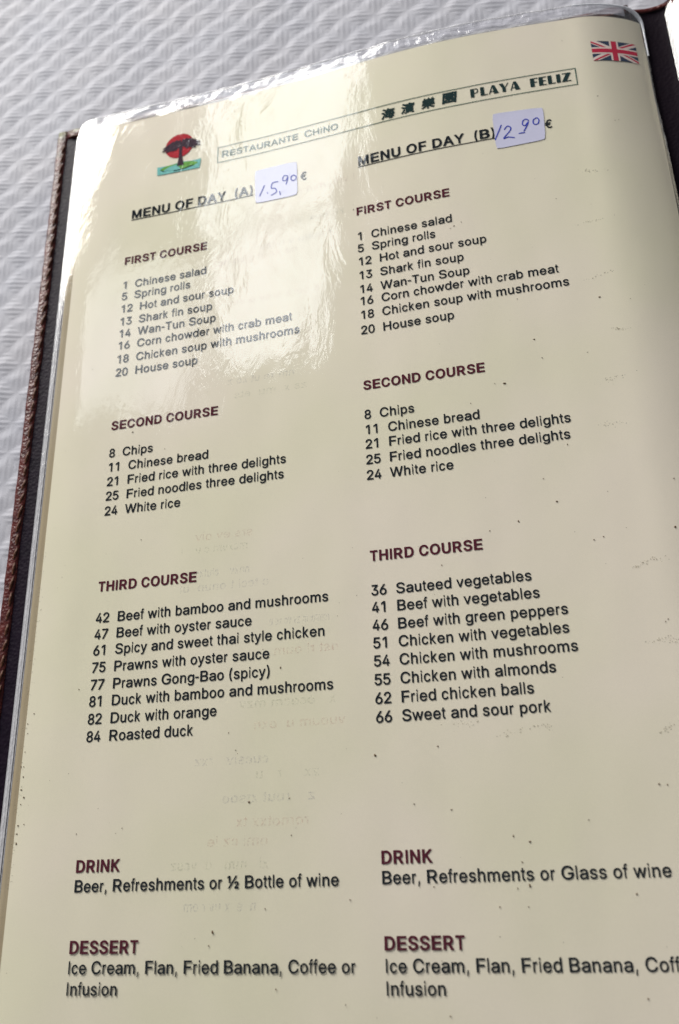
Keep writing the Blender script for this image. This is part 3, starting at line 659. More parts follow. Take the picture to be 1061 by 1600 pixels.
def stroke_loops(pts, w, caps=7, taper=False):
    L = []; n = len(pts)
    for i in range(n - 1):
        (x1, y1), (x2, y2) = pts[i], pts[i + 1]; d = math.hypot(x2 - x1, y2 - y1) or 1e-6
        nx, ny = -(y2 - y1) / d * w / 2, (x2 - x1) / d * w / 2
        L.append([(x1 - nx, y1 - ny), (x2 - nx, y2 - ny), (x2 + nx, y2 + ny), (x1 + nx, y1 + ny)])
    for k, (x, y) in enumerate(pts):
        a0 = .37 + k * .11
        L.append([(x + w / 2 * math.cos(a0 + 2 * math.pi * i / caps), y + w / 2 * math.sin(a0 + 2 * math.pi * i / caps)) for i in range(caps)])
    return L

def catmull(p, k=5):
    q = [p[0]] + list(p) + [p[-1]]; out = []
    for i in range(1, len(q) - 2):
        for j in range(k):
            t = j / k
            out.append(tuple(.5 * (2 * q[i][c] + (q[i + 1][c] - q[i - 1][c]) * t + (2 * q[i - 1][c] - 5 * q[i][c] + 4 * q[i + 1][c] - q[i + 2][c]) * t * t + (-q[i - 1][c] + 3 * q[i][c] - 3 * q[i + 1][c] + q[i + 2][c]) * t ** 3) for c in (0, 1)))
    return out + [tuple(p[-1])]

def box(bm_v, bm_f, x0, x1, y0, y1, z0, z1):
    b = len(bm_v)
    bm_v += [(x0, y0, z0), (x1, y0, z0), (x1, y1, z0), (x0, y1, z0), (x0, y0, z1), (x1, y0, z1), (x1, y1, z1), (x0, y1, z1)]
    bm_f += [tuple(b + i for i in f) for f in ((0, 3, 2, 1), (4, 5, 6, 7), (0, 1, 5, 4), (1, 2, 6, 5), (2, 3, 7, 6), (3, 0, 4, 7))]

# ------------------------------------------------------------------ materials
def nmat(name):
    mt = bpy.data.materials.new(name); mt.use_nodes = True; nt = mt.node_tree
    return mt, nt, nt.nodes['Principled BSDF'], nt.nodes['Material Output']
def nd(nt, t, **kw):
    n = nt.nodes.new(t)
    for k, v in kw.items(): setattr(n, k, v)
    return n
def noise_n(nt, scale, detail=3, rough=.5, vec=None, dist=0):
    n = nd(nt, 'ShaderNodeTexNoise'); n.inputs['Scale'].default_value = scale; n.inputs['Detail'].default_value = detail
    n.inputs['Roughness'].default_value = rough; n.inputs['Distortion'].default_value = dist
    if vec is not None: nt.links.new(vec, n.inputs['Vector'])
    return n
def ramp(nt, src, stops):
    r = nd(nt, 'ShaderNodeValToRGB'); nt.links.new(src, r.inputs[0]); e = r.color_ramp.elements
    while len(e) < len(stops): e.new(.5)
    for el, (p, c) in zip(e, stops): el.position = p; el.color = (*c, 1) if len(c) == 3 else c
    return r
def coords(nt, scale=(1, 1, 1)):
    tc = nd(nt, 'ShaderNodeTexCoord'); mp = nd(nt, 'ShaderNodeMapping'); mp.inputs['Scale'].default_value = scale
    nt.links.new(tc.outputs['Object'], mp.inputs[0]); return mp.outputs[0]

def film_bump(nt):
    """fine handling ripples of the plastic, shared by the plastic and by what sticks to it"""
    n1 = noise_n(nt, 95, 4, .6, coords(nt, (1, .45, .05)), .6); n2 = noise_n(nt, 620, 3, .6, coords(nt, (1, .6, .05)))
    b1 = nd(nt, 'ShaderNodeBump'); b1.inputs['Strength'].default_value = .13; b1.inputs['Distance'].default_value = .001
    b2 = nd(nt, 'ShaderNodeBump'); b2.inputs['Strength'].default_value = .04; b2.inputs['Distance'].default_value = .0004
    nt.links.new(n1.outputs[0], b1.inputs['Height']); nt.links.new(n2.outputs[0], b2.inputs['Height'])
    nt.links.new(b1.outputs[0], b2.inputs['Normal']); return b2.outputs[0]

def film_mat():
    mt, nt, p, out = nmat('clear_plastic'); nt.nodes.remove(p)
    b = film_bump(nt)
    tr = nd(nt, 'ShaderNodeBsdfTransparent'); tr.inputs[0].default_value = (.985, .985, .98, 1)
    gl = nd(nt, 'ShaderNodeBsdfGlossy'); gl.inputs['Roughness'].default_value = .05
    sm = noise_n(nt, 55, 4, .65, coords(nt, (1, .7, .1)), 1.2); rr = nd(nt, 'ShaderNodeMapRange')
    rr.inputs[1].default_value = .35; rr.inputs[2].default_value = .7; rr.inputs[3].default_value = .035; rr.inputs[4].default_value = .10
    nt.links.new(sm.outputs[0], rr.inputs[0]); nt.links.new(rr.outputs[0], gl.inputs['Roughness'])      # handling smears
    fr = nd(nt, 'ShaderNodeFresnel'); 
    ge = nd(nt, 'ShaderNodeNewGeometry'); mr = nd(nt, 'ShaderNodeMapRange'); mr.inputs[3].default_value = 1.62; mr.inputs[4].default_value = 1 / 1.62
    nt.links.new(ge.outputs['Backfacing'], mr.inputs[0]); nt.links.new(mr.outputs[0], fr.inputs['IOR'])   # the same thin film from both sides
    nt.links.new(b, gl.inputs['Normal']); nt.links.new(b, fr.inputs['Normal'])
    mx = nd(nt, 'ShaderNodeMixShader'); nt.links.new(fr.outputs[0], mx.inputs[0])
    nt.links.new(tr.outputs[0], mx.inputs[1]); nt.links.new(gl.outputs[0], mx.inputs[2]); nt.links.new(mx.outputs[0], out.inputs[0])
    return mt
M_film = film_mat()

def print_mat(name, color, vary=.0, coat=1.0, rough=.5):
    mt, nt, p, out = nmat(name)
    p.inputs['Base Color'].default_value = (*color, 1); p.inputs['Roughness'].default_value = rough
    p.inputs['Specular IOR Level'].default_value = 0.0
    p.inputs['Coat Weight'].default_value = coat; p.inputs['Coat Roughness'].default_value = .05; p.inputs['Coat IOR'].default_value = 1.62
    nt.links.new(film_bump(nt), p.inputs['Coat Normal'])
    if vary:
        n = noise_n(nt, 900, 3, .6, coords(nt)); c = [min(1, q * (1 + .6 * vary) + .004 * vary) for q in color]
        r = ramp(nt, n.outputs[0], [(.3, tuple(color)), (.75, tuple(c))]); nt.links.new(r.outputs[0], p.inputs['Base Color'])
    return mt
M_ink = print_mat('black_print', (.005, .008, .011), 1.2)
M_head = print_mat('maroon_print', (.060, .006, .015), 1.0)
M_green = print_mat('dark_green_print', (.006, .022, .022), 1.0)
M_thin = print_mat('grey_green_print', (.055, .105, .080), .6)
M_teal = print_mat('teal_print', (.16, .42, .40), .6)
M_leaf = print_mat('leaf_green_print', (.10, .26, .05), 1.2)
M_sun = print_mat('red_sun_print', (.36, .022, .032), .5)
M_palm = print_mat('palm_print', (.035, .02, .03), 1.5)
M_fred = print_mat('flag_red', (.45, .015, .05), .4); M_fblue = print_mat('flag_blue', (.02, .035, .07), .8); M_fwhite = print_mat('flag_white', (.74, .62, .58))
M_label = print_mat('label_paper', (.56, .56, .73), .08, coat=.9)
M_pen = print_mat('blue_pen', (.025, .04, .36), .6, coat=.5)

def paper_mat(name='cream_paper', a=(.83, .79, .615), b=(.885, .81, .69)):
    mt, nt, p, out = nmat(name)
    n = noise_n(nt, 16, 3, .5, coords(nt)); n2 = noise_n(nt, 3000, 2, .7, coords(nt))
    r = ramp(nt, n.outputs[0], [(.35, a), (.65, b)])
    mx = nd(nt, 'ShaderNodeMix', data_type='RGBA', blend_type='MULTIPLY'); mx.inputs[0].default_value = .08
    nt.links.new(r.outputs[0], mx.inputs[6]); nt.links.new(n2.outputs[0], mx.inputs[7]); nt.links.new(mx.outputs[2], p.inputs['Base Color'])
    p.inputs['Roughness'].default_value = .75; p.inputs['Specular IOR Level'].default_value = .2
    return mt
M_paper = paper_mat()
M_edge = paper_mat('stained_paper_edge', (.52, .42, .27), (.62, .54, .40))

def weld_mat(name, col, tr_amt, rough=.3, bump=.5, scale=900):
    mt, nt, p, out = nmat(name)
    p.inputs['Base Color'].default_value = (*col, 1); p.inputs['Roughness'].default_value = rough
    n = noise_n(nt, scale, 3, .6, coords(nt, (1, .35, 1))); b = nd(nt, 'ShaderNodeBump'); b.inputs['Strength'].default_value = bump; b.inputs['Distance'].default_value = .0006
    nt.links.new(n.outputs[0], b.inputs['Height']); nt.links.new(b.outputs[0], p.inputs['Normal'])
    t = nd(nt, 'ShaderNodeBsdfTransparent'); mx = nd(nt, 'ShaderNodeMixShader'); mx.inputs[0].default_value = 1 - tr_amt
    nt.links.new(t.outputs[0], mx.inputs[1]); nt.links.new(p.outputs[0], mx.inputs[2]); nt.links.new(mx.outputs[0], out.inputs[0])
    return mt
M_weld = weld_mat('plastic_weld', (.66, .66, .70), .45, .16, .8)
M_corner_glint = weld_mat('highlight_plastic', (.86, .89, .96), .25, .14, .6)  # pale blue-white colour paints in the highlight of the curled sleeve corner
M_crink = weld_mat('crinkled_plastic', (.52, .52, .60), .42, .07, 1.0, 300)

def leather_mat(name, c1, c2, rough=.45, worn=None, bump=.5, spec=.25):
    mt, nt, p, out = nmat(name)
    v = nd(nt, 'ShaderNodeTexVoronoi'); v.inputs['Scale'].default_value = 900; co = coords(nt); nt.links.new(co, v.inputs[0])
    n = noise_n(nt, 260, 5, .65, co)
    r = ramp(nt, n.outputs[0], [(.32, c1), (.68, c2)]); src = r.outputs[0]
    if worn:
        sx = nd(nt, 'ShaderNodeSeparateXYZ'); nt.links.new(co, sx.inputs[0])
        mr = nd(nt, 'ShaderNodeMapRange'); mr.inputs[1].default_value = .3060 - BASE[1]; mr.inputs[2].default_value = .3200 - BASE[1]
        nt.links.new(sx.outputs[1], mr.inputs[0]); n3 = noise_n(nt, 120, 3, .6, co)
        mr2 = nd(nt, 'ShaderNodeMapRange'); mr2.inputs[1].default_value = .03 - BASE[0]; mr2.inputs[2].default_value = .015 - BASE[0]; nt.links.new(sx.outputs[0], mr2.inputs[0])
        m0 = nd(nt, 'ShaderNodeMath', operation='MULTIPLY'); nt.links.new(mr.outputs[0], m0.inputs[0]); nt.links.new(mr2.outputs[0], m0.inputs[1])
        mu = nd(nt, 'ShaderNodeMath', operation='MULTIPLY'); nt.links.new(m0.outputs[0], mu.inputs[0])
        rr = ramp(nt, n3.outputs[0], [(.42, (0, 0, 0)), (.55, (1, 1, 1))]); nt.links.new(rr.outputs[0], mu.inputs[1])
        mx = nd(nt, 'ShaderNodeMix', data_type='RGBA'); nt.links.new(mu.outputs[0], mx.inputs[0]); nt.links.new(src, mx.inputs[6]); mx.inputs[7].default_value = (*worn, 1); src = mx.outputs[2]
    nt.links.new(src, p.inputs['Base Color']); p.inputs['Roughness'].default_value = rough; p.inputs['Specular IOR Level'].default_value = spec
    b = nd(nt, 'ShaderNodeBump'); b.inputs['Strength'].default_value = bump; b.inputs['Distance'].default_value = .0004
    ad = nd(nt, 'ShaderNodeMath', operation='ADD'); nt.links.new(v.outputs[0], ad.inputs[0]); nt.links.new(n.outputs[0], ad.inputs[1])
    nt.links.new(ad.outputs[0], b.inputs['Height']); nt.links.new(b.outputs[0], p.inputs['Normal'])
    return mt
M_leather = leather_mat('brown_leather', (.032, .005, .007), (.12, .020, .016), .36, (.10, .11, .035))
M_lining = leather_mat('dark_lining', (.006, .003, .009), (.012, .006, .015), .5, None, .25, .07)
M_spine = leather_mat('spine_leather', (.006, .003, .007), (.008, .004, .008), .7, None, .3, .05)
M_thread = leather_mat('brown_thread', (.05, .018, .010), (.17, .065, .035), .6)

def cloth_mat():
    mt, nt, p, out = nmat('white_embossed_cloth')
    co = coords(nt); n = noise_n(nt, 30, 3, .5, co); n2 = noise_n(nt, 1800, 3, .7, co)
    r = ramp(nt, n.outputs[0], [(.3, (.43, .437, .495)), (.7, (.47, .468, .515))]); nt.links.new(r.outputs[0], p.inputs['Base Color'])
    p.inputs['Roughness'].default_value = .6; p.inputs['Specular IOR Level'].default_value = .12
    b = nd(nt, 'ShaderNodeBump'); b.inputs['Strength'].default_value = .45; b.inputs['Distance'].default_value = .0002
    nt.links.new(n2.outputs[0], b.inputs['Height']); nt.links.new(b.outputs[0], p.inputs['Normal'])
    return mt
M_cloth = cloth_mat()

def speck_mat(name, color, alpha=1.0, nscale=0):
    mt, nt, p, out = nmat(name); p.inputs['Base Color'].default_value = (*color, 1); p.inputs['Roughness'].default_value = .5
    if alpha < 1:
        t = nd(nt, 'ShaderNodeBsdfTransparent'); mx = nd(nt, 'ShaderNodeMixShader'); mx.inputs[0].default_value = alpha
        if nscale:
            n = noise_n(nt, nscale, 3, .7, coords(nt)); r = ramp(nt, n.outputs[0], [(.42, (0, 0, 0)), (.66, (alpha, alpha, alpha))]); nt.links.new(r.outputs[0], mx.inputs[0])
        nt.links.new(t.outputs[0], mx.inputs[1]); nt.links.new(p.outputs[0], mx.inputs[2]); nt.links.new(mx.outputs[0], out.inputs[0])
    return mt
M_speck = speck_mat('brown_crumb', (.12, .07, .03)); M_dust = speck_mat('grey_grime', (.26, .23, .15), .34)
M_gr = speck_mat('ghost_red', (.55, .18, .14), .20, 1700); M_gb = speck_mat('ghost_blue', (.20, .22, .38), .21, 1700); M_gg = speck_mat('ghost_green', (.24, .32, .20), .19, 1700)

# ------------------------------------------------------------------ table cloth
def cloth_height(X, Y):
    """embossed basket weave, cm: alternating diamonds ribbed along and across"""
    bx, by, ax, ay = 1.25, -.21, 0.0, 1.19
    cx, cy = -2.12, 31.50
    wx = .05 * np.sin(.5 * Y + .3 * X); wy = .05 * np.sin(.45 * X - .2 * Y)
    x = X - cx + wx; y = Y - cy + wy
    det = bx * ay - by * ax
    s = (x * ay - y * ax) / det; t = (bx * y - by * x) / det
    s0 = s - np.round(s); t0 = t - np.round(t)
    inH = (np.abs(s0) + np.abs(t0)) < .5
    s1 = np.where(inH, s0, s - np.floor(s) - .5); t1 = np.where(inH, t0, t - np.floor(t) - .5)
    l = s + t; c = t - s + .085 * np.sin(np.pi * l + .6)
    r = .5 - c; r = r - np.floor(r)
    rise = np.clip(r / .40, 0, 1); fall = np.clip((1 - r) / .60, 0, 1)
    prof = np.where(r < .40, rise * rise * (3 - 2 * rise), fall ** 1.25 * (1.0 + .35 * (1 - fall)))
    amp = .72 + .28 * np.cos(2 * np.pi * l + .5) + .10 * np.sin(.9 * X + .7 * np.sin(.8 * Y))
    q = np.clip((np.abs(s1) + np.abs(t1)) / .5, 0, 1); edge = np.clip((1 - q) * 4, 0, 1)
    r_h = np.cos(2 * np.pi * 6 * t1); r_v = np.cos(2 * np.pi * 6 * s1)
    rel = np.where(inH, .0068 * r_h + .020 * (1 - q), .0038 * r_v + .008 * (1 - q)) * edge
    return .036 * prof * amp + rel

def cloth():
    V = []; F = []
    def patch(x0, x1, y0, y1, d):
        nonlocal V, F
        nx = round((x1 - x0) / d); ny = round((y1 - y0) / d)
        xs = np.linspace(x0, x1, nx + 1); ys = np.linspace(y0, y1, ny + 1); X, Y = np.meshgrid(xs, ys)
        Z = cloth_height(X, Y) - .12 + .022 * np.sin(.55 * X + .35 * Y) * np.sin(.31 * Y - .42 * X + 1) + .008 * np.sin(1.3 * X - .9 * Y)
        b = sum(len(v) for v in V)
        V.append(np.stack([X.ravel() * CM, Y.ravel() * CM, Z.ravel() * CM], 1))
        i = np.arange(nx)[None, :] + (nx + 1) * np.arange(ny)[:, None]; i = i.ravel() + b
        F.append(np.stack([i, i + 1, i + nx + 2, i + nx + 1], 1))
    patch(-8, 26, 31.0, 46, .045)
    patch(-8, 1.0, 4.0, 31.0, .045)
    patch(-38, -8, -14, 62, .24); patch(-8, 60, 46, 62, .24)
    patch(-8, 60, -14, 4.0, .24); patch(26, 60, 4.0, 46, .24); patch(1.0, 26, 4.0, 31.0, .24)
    V = np.concatenate(V).astype(np.float32); F = np.concatenate(F).astype(np.int32)
    me = bpy.data.meshes.new('tablecloth'); me.vertices.add(len(V)); me.vertices.foreach_set('co', V.ravel())
    me.loops.add(F.size); me.loops.foreach_set('vertex_index', F.ravel()); me.polygons.add(len(F))
    me.polygons.foreach_set('loop_start', np.arange(len(F), dtype=np.int32) * 4)
    me.update(calc_edges=True); me.validate(); me.shade_smooth()
    o = new_obj('tablecloth', me, M_cloth)
    o['label'] = 'white tablecloth with an embossed basket weave pattern under the open menu'; o['category'] = 'tablecloth'
cloth()

# ------------------------------------------------------------------ menu folder
menu = bpy.data.objects.new('menu_folder', None); COL.objects.link(menu); menu.location = BASE; menu.empty_display_size = .05
menu['label'] = 'open brown leather menu folder with plastic sleeved cream pages and pen written price labels'; menu['category'] = 'menu'

def rounded_board(name, x0, x1, y0, y1, z0, z1, mat, r=.08, parent=menu, rc=.12, n=5):
    """board with rounded corners and soft top edges"""
    def ring(inset, z):
        P = []
        for cx, cy, a0 in ((x1 - rc, y1 - rc, 0), (x0 + rc, y1 - rc, 90), (x0 + rc, y0 + rc, 180), (x1 - rc, y0 + rc, 270)):
            for i in range(n + 1):
                a = math.radians(a0 + 90 * i / n); P.append((cx + (rc - inset) * math.cos(a), cy + (rc - inset) * math.sin(a), z))
        return P
    rings = [ring(0.0, z0), ring(0, z1 - r)] + [ring(r * (1 - math.cos(math.radians(a))), z1 - r + r * math.sin(math.radians(a))) for a in (30, 60, 90)]
    V = [p for R in rings for p in R]; k = len(rings[0]); F = []
    for j in range(len(rings) - 1):
        for i in range(k): F.append((j * k + i, j * k + (i + 1) % k, (j + 1) * k + (i + 1) % k, (j + 1) * k + i))
    F.append(tuple((len(rings) - 1) * k + i for i in range(k))); F.append(tuple(reversed(range(k))))
    return mesh(name, V, F, mat, parent, smooth_=False)

ZB = -.93; ZT = -.56      # board bottom and top (over rest plane)
YB, YT = -.9, 32.05
rounded_board('cover_board', -.66, 21.25, YB, YT, ZB, ZT, M_leather)
rounded_board('cover_board', 22.55, 44.6, YB, YT, ZB, ZT, M_leather)
# spine: a trough of dark leather between the boards with a raised turned-in top hem
v, f = grid(21.2, 22.6, YB, YT - .03, .1, 1.2, lambda x, y: -.86 + .22 * abs((x - 21.9) / .7) ** 3)
mesh('spine', v, f, M_spine, menu, True)
def hem(name, path, w, h, mat, wob=0., seed=0):
    """strip of turned leather with a rounded section along path [(x, y, z)]"""
    rnd = random.Random(seed); prof = [(-.5, 0), (-.46, .55), (-.3, .92), (0, 1), (.3, .95), (.45, .6), (.5, 0)]
    V = []; F = []; n = len(path)
    for i, (x, y, z) in enumerate(path):
        a = path[max(0, i - 1)]; b = path[min(n - 1, i + 1)]; d = math.hypot(b[0] - a[0], b[1] - a[1]); tx, ty = (b[0] - a[0]) / d, (b[1] - a[1]) / d
        ww = w * (1 + wob * (rnd.random() - .5)); hh = h * (1 + wob * (rnd.random() - .5)); off = wob * .06 * (rnd.random() - .5)
        for u, q in prof: V.append((x - ty * (u * ww + off), y + tx * (u * ww + off), z + q * hh))
    k = len(prof)
    for i in range(n - 1):
        for j in range(k - 1): a = i * k + j; F.append((a, a + k, a + k + 1, a + 1))
    F.append(tuple(range(k))); F.append(tuple(reversed(range((n - 1) * k, n * k))))
    return mesh(name, V, F, mat, menu, True)
NY = 100
hem('leather_border', [(-.45, YB + .1 + (YT - YB - .15) * i / NY, ZT - .005) for i in range(NY + 1)], .42, .085, M_leather, .16, 3)
hem('leather_border', [(-.22 + (21.2 + .2) * i / 60, YT - .22, ZT - .005) for i in range(61)], .40, .085, M_leather, .35, 5)
hem('leather_border', [(21.25 + 1.3 * i / 12, YT - .19, -.70 - .12 * math.sin(math.pi * i / 12)) for i in range(13)], .16, .05, M_leather, .3, 6)
hem('leather_border', [(22.6 + 21.6 * i / 60, YT - .22, ZT - .005) for i in range(61)], .40, .085, M_leather, .35, 7)
hem('leather_border', [(44.38, YB + .1 + (YT - YB - .15) * i / NY, ZT - .005) for i in range(NY + 1)], .42, .085, M_leather, .35, 8)
v, f = grid(-.26, 21.2, YB + .2, YT - .42, .6, .4, lambda x, y: ZT + .012 + .008 * noise.noise(Vector((x * 2, y * 1.3, 0)))); mesh('cover_lining', v, f, M_lining, menu, True)
v, f = grid(22.6, 44.2, YB + .2, YT - .42, .6, .4, lambda x, y: ZT + .012 + .008 * noise.noise(Vector((x * 2, y * 1.3, 5)))); mesh('cover_lining', v, f, M_lining, menu, True)
# stitches along the inner side of the border
def stitch_mesh():
    V = []; F = []; n = 6; k = 5
    for i in range(n + 1):
        t = i / n; y = (t - .5) * .40; z = .022 * math.sin(math.pi * t); r = .034 * (.55 + .45 * math.sin(math.pi * t))
        for j in range(k): a = 2 * math.pi * j / k; V.append((r * 1.25 * math.cos(a) + .05 * (t - .5), y, z + r * math.sin(a)))
    for i in range(n):
        for j in range(k): F.append((i * k + j, i * k + (j + 1) % k, (i + 1) * k + (j + 1) % k, (i + 1) * k + j))
    me = bpy.data.meshes.new('stitch'); me.from_pydata([(x * CM, y * CM, z * CM) for x, y, z in V], [], F); me.shade_smooth(); me.materials.append(M_thread); return me
SM = stitch_mesh(); rs = random.Random(4)
def stitch(x, y, rz, z=ZT + .07):
    o = bpy.data.objects.new('stitch', SM); COL.objects.link(o); o.parent = menu
    o.location = (x * CM - BASE[0], y * CM - BASE[1], (z + Z0) * CM - BASE[2]); o.rotation_euler = (0, .25, rz + rs.uniform(-.12, .12)); s = rs.uniform(.85, 1.15); o.scale = (1.25, s, s)
y = 3.2
while y < YT - .75: stitch(-.345 + rs.uniform(-.012, .012), y, 0); y += .50 + rs.uniform(-.02, .02)
x = .1
while x < 21: stitch(x, YT - .40, math.pi / 2); x += .47

# sleeves and sheets, bottom first; the last pair is the visible page
SHEETS = [(.22, .52, -.40), (.34, .58, -.27), (.46, .64, -.135), (.60, .98, 0.0)]
YS0, YSLEEVE, YPAGE0, YPAGE = .1, 31.78, .45, 31.17
page = None
def film_top(x, y, zf):
    """crinkles in the empty margin above the page"""
    m_ = smooth(31.15, 31.45, y)
    c = .035 * noise.noise(Vector((x * 1.5, y * 2.2, 3.1))) + .02 * noise.noise(Vector((x * 4.2, y * 5, 7)))
    return zf + m_ * c
for si, (xs, xp, dz) in enumerate(SHEETS):
    top = si == len(SHEETS) - 1
    sq = 1.0 if top else .90 + .03 * si
    fz_p = zpage if top else (lambda x, y, dz=dz, sq=sq: zp(x, y) * sq + dz * (1 - .55 * smooth(19.5, 21.5, x)))
    fz_f = (lambda x, y, dz=dz, sq=sq, top=top: film_top(x, y, zfilm(x, y) if top else zp(x, y) * sq + dz * (1 - .55 * smooth(19.5, 21.5, x)) + .03))
    def shape(x0, x1, y0, y1, fz, rc):
        """rectangle whose two upper corners are rounded"""
        def g(u, w_):
            x = x0 + (x1 - x0) * u; yt = y1
            if x - x0 < rc: yt = y1 - rc + math.sqrt(max(0, rc * rc - (rc - (x - x0)) ** 2))
            if x1 - x < rc: yt = y1 - rc + math.sqrt(max(0, rc * rc - (rc - (x1 - x)) ** 2))
            y = y0 + (yt - y0) * w_; return (x, y, fz(x, y))
        return g
    d = .16 if top else .4
    def gridg(x0, x1, y0, y1, fz, rc, d):
        nx = int((x1 - x0) / d); ny = int((y1 - y0) / d); g = shape(x0, x1, y0, y1, fz, rc); V = []; F = []
        us = sorted(set([i / nx for i in range(nx + 1)] + [k * rc / 6 / (x1 - x0) for k in range(7)] + [1 - k * rc / 6 / (x1 - x0) for k in range(7)]))
        for j in range(ny + 1):
            for u in us: V.append(g(u, j / ny))
        n = len(us)
        for j in range(ny):
            for i in range(n - 1): a = j * n + i; F.append((a, a + 1, a + n + 1, a + n))
        return V, F
    V, F = gridg(xp, 21.40 + .03 * si, YPAGE0, YPAGE - .06 * (len(SHEETS) - 1 - si), fz_p, .02, .16 if top else .35)
    o = mesh('printed_page', V, F, M_paper if top else M_edge, menu, True)
    if top: page = o
    V, F = gridg(xs, 21.60, YS0, YSLEEVE - .03 * (len(SHEETS) - 1 - si), fz_f, .38, d)
    film = mesh('plastic_sleeve', V, F, M_film, menu, True)
    # frosted weld bands along the left edge and the top edge
    rnd = random.Random(si + 11)
    for (a, b, mt, nm) in ((xs + .01, xs + .07, M_weld, 'weld_seam'), (xs + .10, xs + (.135 if top else .13), M_weld, 'weld_seam')):
        v, f = grid(a, b, YS0, YSLEEVE - .62, (b - a) / 2, .12, lambda x, y, a=a, b=b, fz=fz_f: fz(x, y) + .006 + .012 * math.sin(math.pi * (x - a) / (b - a)))
        mesh(nm, v, f, mt, film, True)
    # top weld: two narrow ridges and a crinkled band
    y1 = YSLEEVE - .03 * (len(SHEETS) - 1 - si)
    for (a, b, mt, nm) in ((y1 - .09, y1 - .01, M_weld, 'weld_seam'),) + (((y1 - .50, y1 - .13, M_crink, 'crinkled_margin'),) if top else ()):
        v, f = grid(xs + .6, 21.0, a, b, .07, (b - a) / 6, lambda x, y, a=a, b=b, fz=fz_f: fz(x, y) + .008 + (.014 * math.sin(math.pi * (y - a) / (b - a)) if b - a < .1 else .05 * max(0, noise.noise(Vector((x * 2.6, y * 4, 1)))) ** .8))
        mesh(nm, v, f, mt, film, True)

    if top:
        cx_, cy_, cr = 20.95, 31.10, .62  # tube around the curled corner, added to carry its painted highlight
        P = [(19.3 + .2 * i, cy_ + cr) for i in range(8)] + [(cx_ + cr * math.cos(math.radians(a)), cy_ + cr * math.sin(math.radians(a))) for a in range(85, -1, -7)] + [(cx_ + cr, 30.9 - .3 * i) for i in range(5)]
        V = []; F = []
        for i, (x, y) in enumerate(P):
            w_ = .03 + .05 * math.sin(math.pi * i / (len(P) - 1)) ** 2; nx, ny = (0, 1) if i < 8 else ((math.cos(math.radians(85 - 7 * (i - 8))), math.sin(math.radians(85 - 7 * (i - 8)))) if i < 21 else (1, 0))
            z = fz_f(x, min(y, 31.1))
            for q in range(6): a = math.pi * q / 5; V.append((x + nx * w_ * math.cos(a), y + ny * w_ * math.cos(a), z + .01 + .7 * w_ * math.sin(a)))
        for i in range(len(P) - 1):
            for q in range(5): a = i * 6 + q; F.append((a, a + 1, a + 7, a + 6))
        mesh('curled_corner_highlight', V, F, M_corner_glint, film, True)

# right-hand leaf: the mirror of the curl, only its corner shows
def zr(x, y): d = max(0, 24.6 - x); return -.16 * d * d * .9 + .015
V, F = grid(22.45, 43.6, YPAGE0, 31.2, .35, .5, lambda x, y: zr(x, y)); mesh('printed_page', V, F, M_paper, menu, True)
for k, dz in enumerate((-.36, -.18, .02)):
    def rc(x, y, x0=22.34, y1=YSLEEVE + .1, r=.5):
        return y if x - x0 > r else min(y, y1 - r + math.sqrt(max(0, r * r - (r - (x - x0)) ** 2)))
    V, F = grid(22.34, 43.9, YS0, YSLEEVE + .1, .12, .4, lambda x, y, dz=dz: (x, rc(x, y), zr(x, y) + dz))
    fr = mesh('plastic_sleeve', V, F, M_film, menu, True)
    v, f = grid(22.36, 22.46, YS0, YSLEEVE - .5, .05, .15, lambda x, y, dz=dz: zr(x, y) + dz + .012); mesh('weld_seam', v, f, M_weld, fr, True)
    v, f = grid(22.9, 43.6, YSLEEVE - .25, YSLEEVE + .08, .1, .06, lambda x, y, dz=dz: zr(x, y) + dz + .01 + .03 * max(0, noise.noise(Vector((x * 2.6, y * 4, 9))))); mesh('crinkled_margin', v, f, M_crink, fr, True)

# ------------------------------------------------------------------ print on the page
for text, bold, x1, y1, x2, y2 in DATA['lines']:
    col = 3.02 if x1 < 8 else 11.50
    st = 'b' if bold else 'r'
    if text.startswith('Ice Cream') and col > 8: text = 'Ice Cream, Flan, Fried Banana, Coffee or'
    size = PT12 * 1.002; y = (y1 + y2) / 2; x0 = col - .03
    xs_ = 1.0
    if text.startswith('MENU'):
        size = PT12 * 14 / 12 * 1.03; x0 = x1 - .04; y = y1 - .01
        if col > 8: text = 'MENU OF DAY  (B)'
        xs_ = 1.03
    V, T, wd = layout(text, st, size, x0, y, xs_)
    decal('heading' if bold else 'text_line', V, T, M_head if bold and not text.startswith('MENU') else M_ink, page)
    if text.startswith('MENU'):
        xe = x0 + wd; v, f = grid(x0 + .02, xe, y - .085, y - .052, .2, .04, lambda x, y: 0)
        decal('underline', [(a, b) for a, b, c in v], [t for q in f for t in ((q[0], q[1], q[2]), (q[0], q[2], q[3]))], M_ink, page)
for k in ('euroA', 'euroB'):
    (xa, ya), (xb, yb) = DATA[k]; V, T, _ = layout('€', 'r', PT12 * 1.13, xa - .05, ya); decal('euro_sign', V, T, M_ink, page)

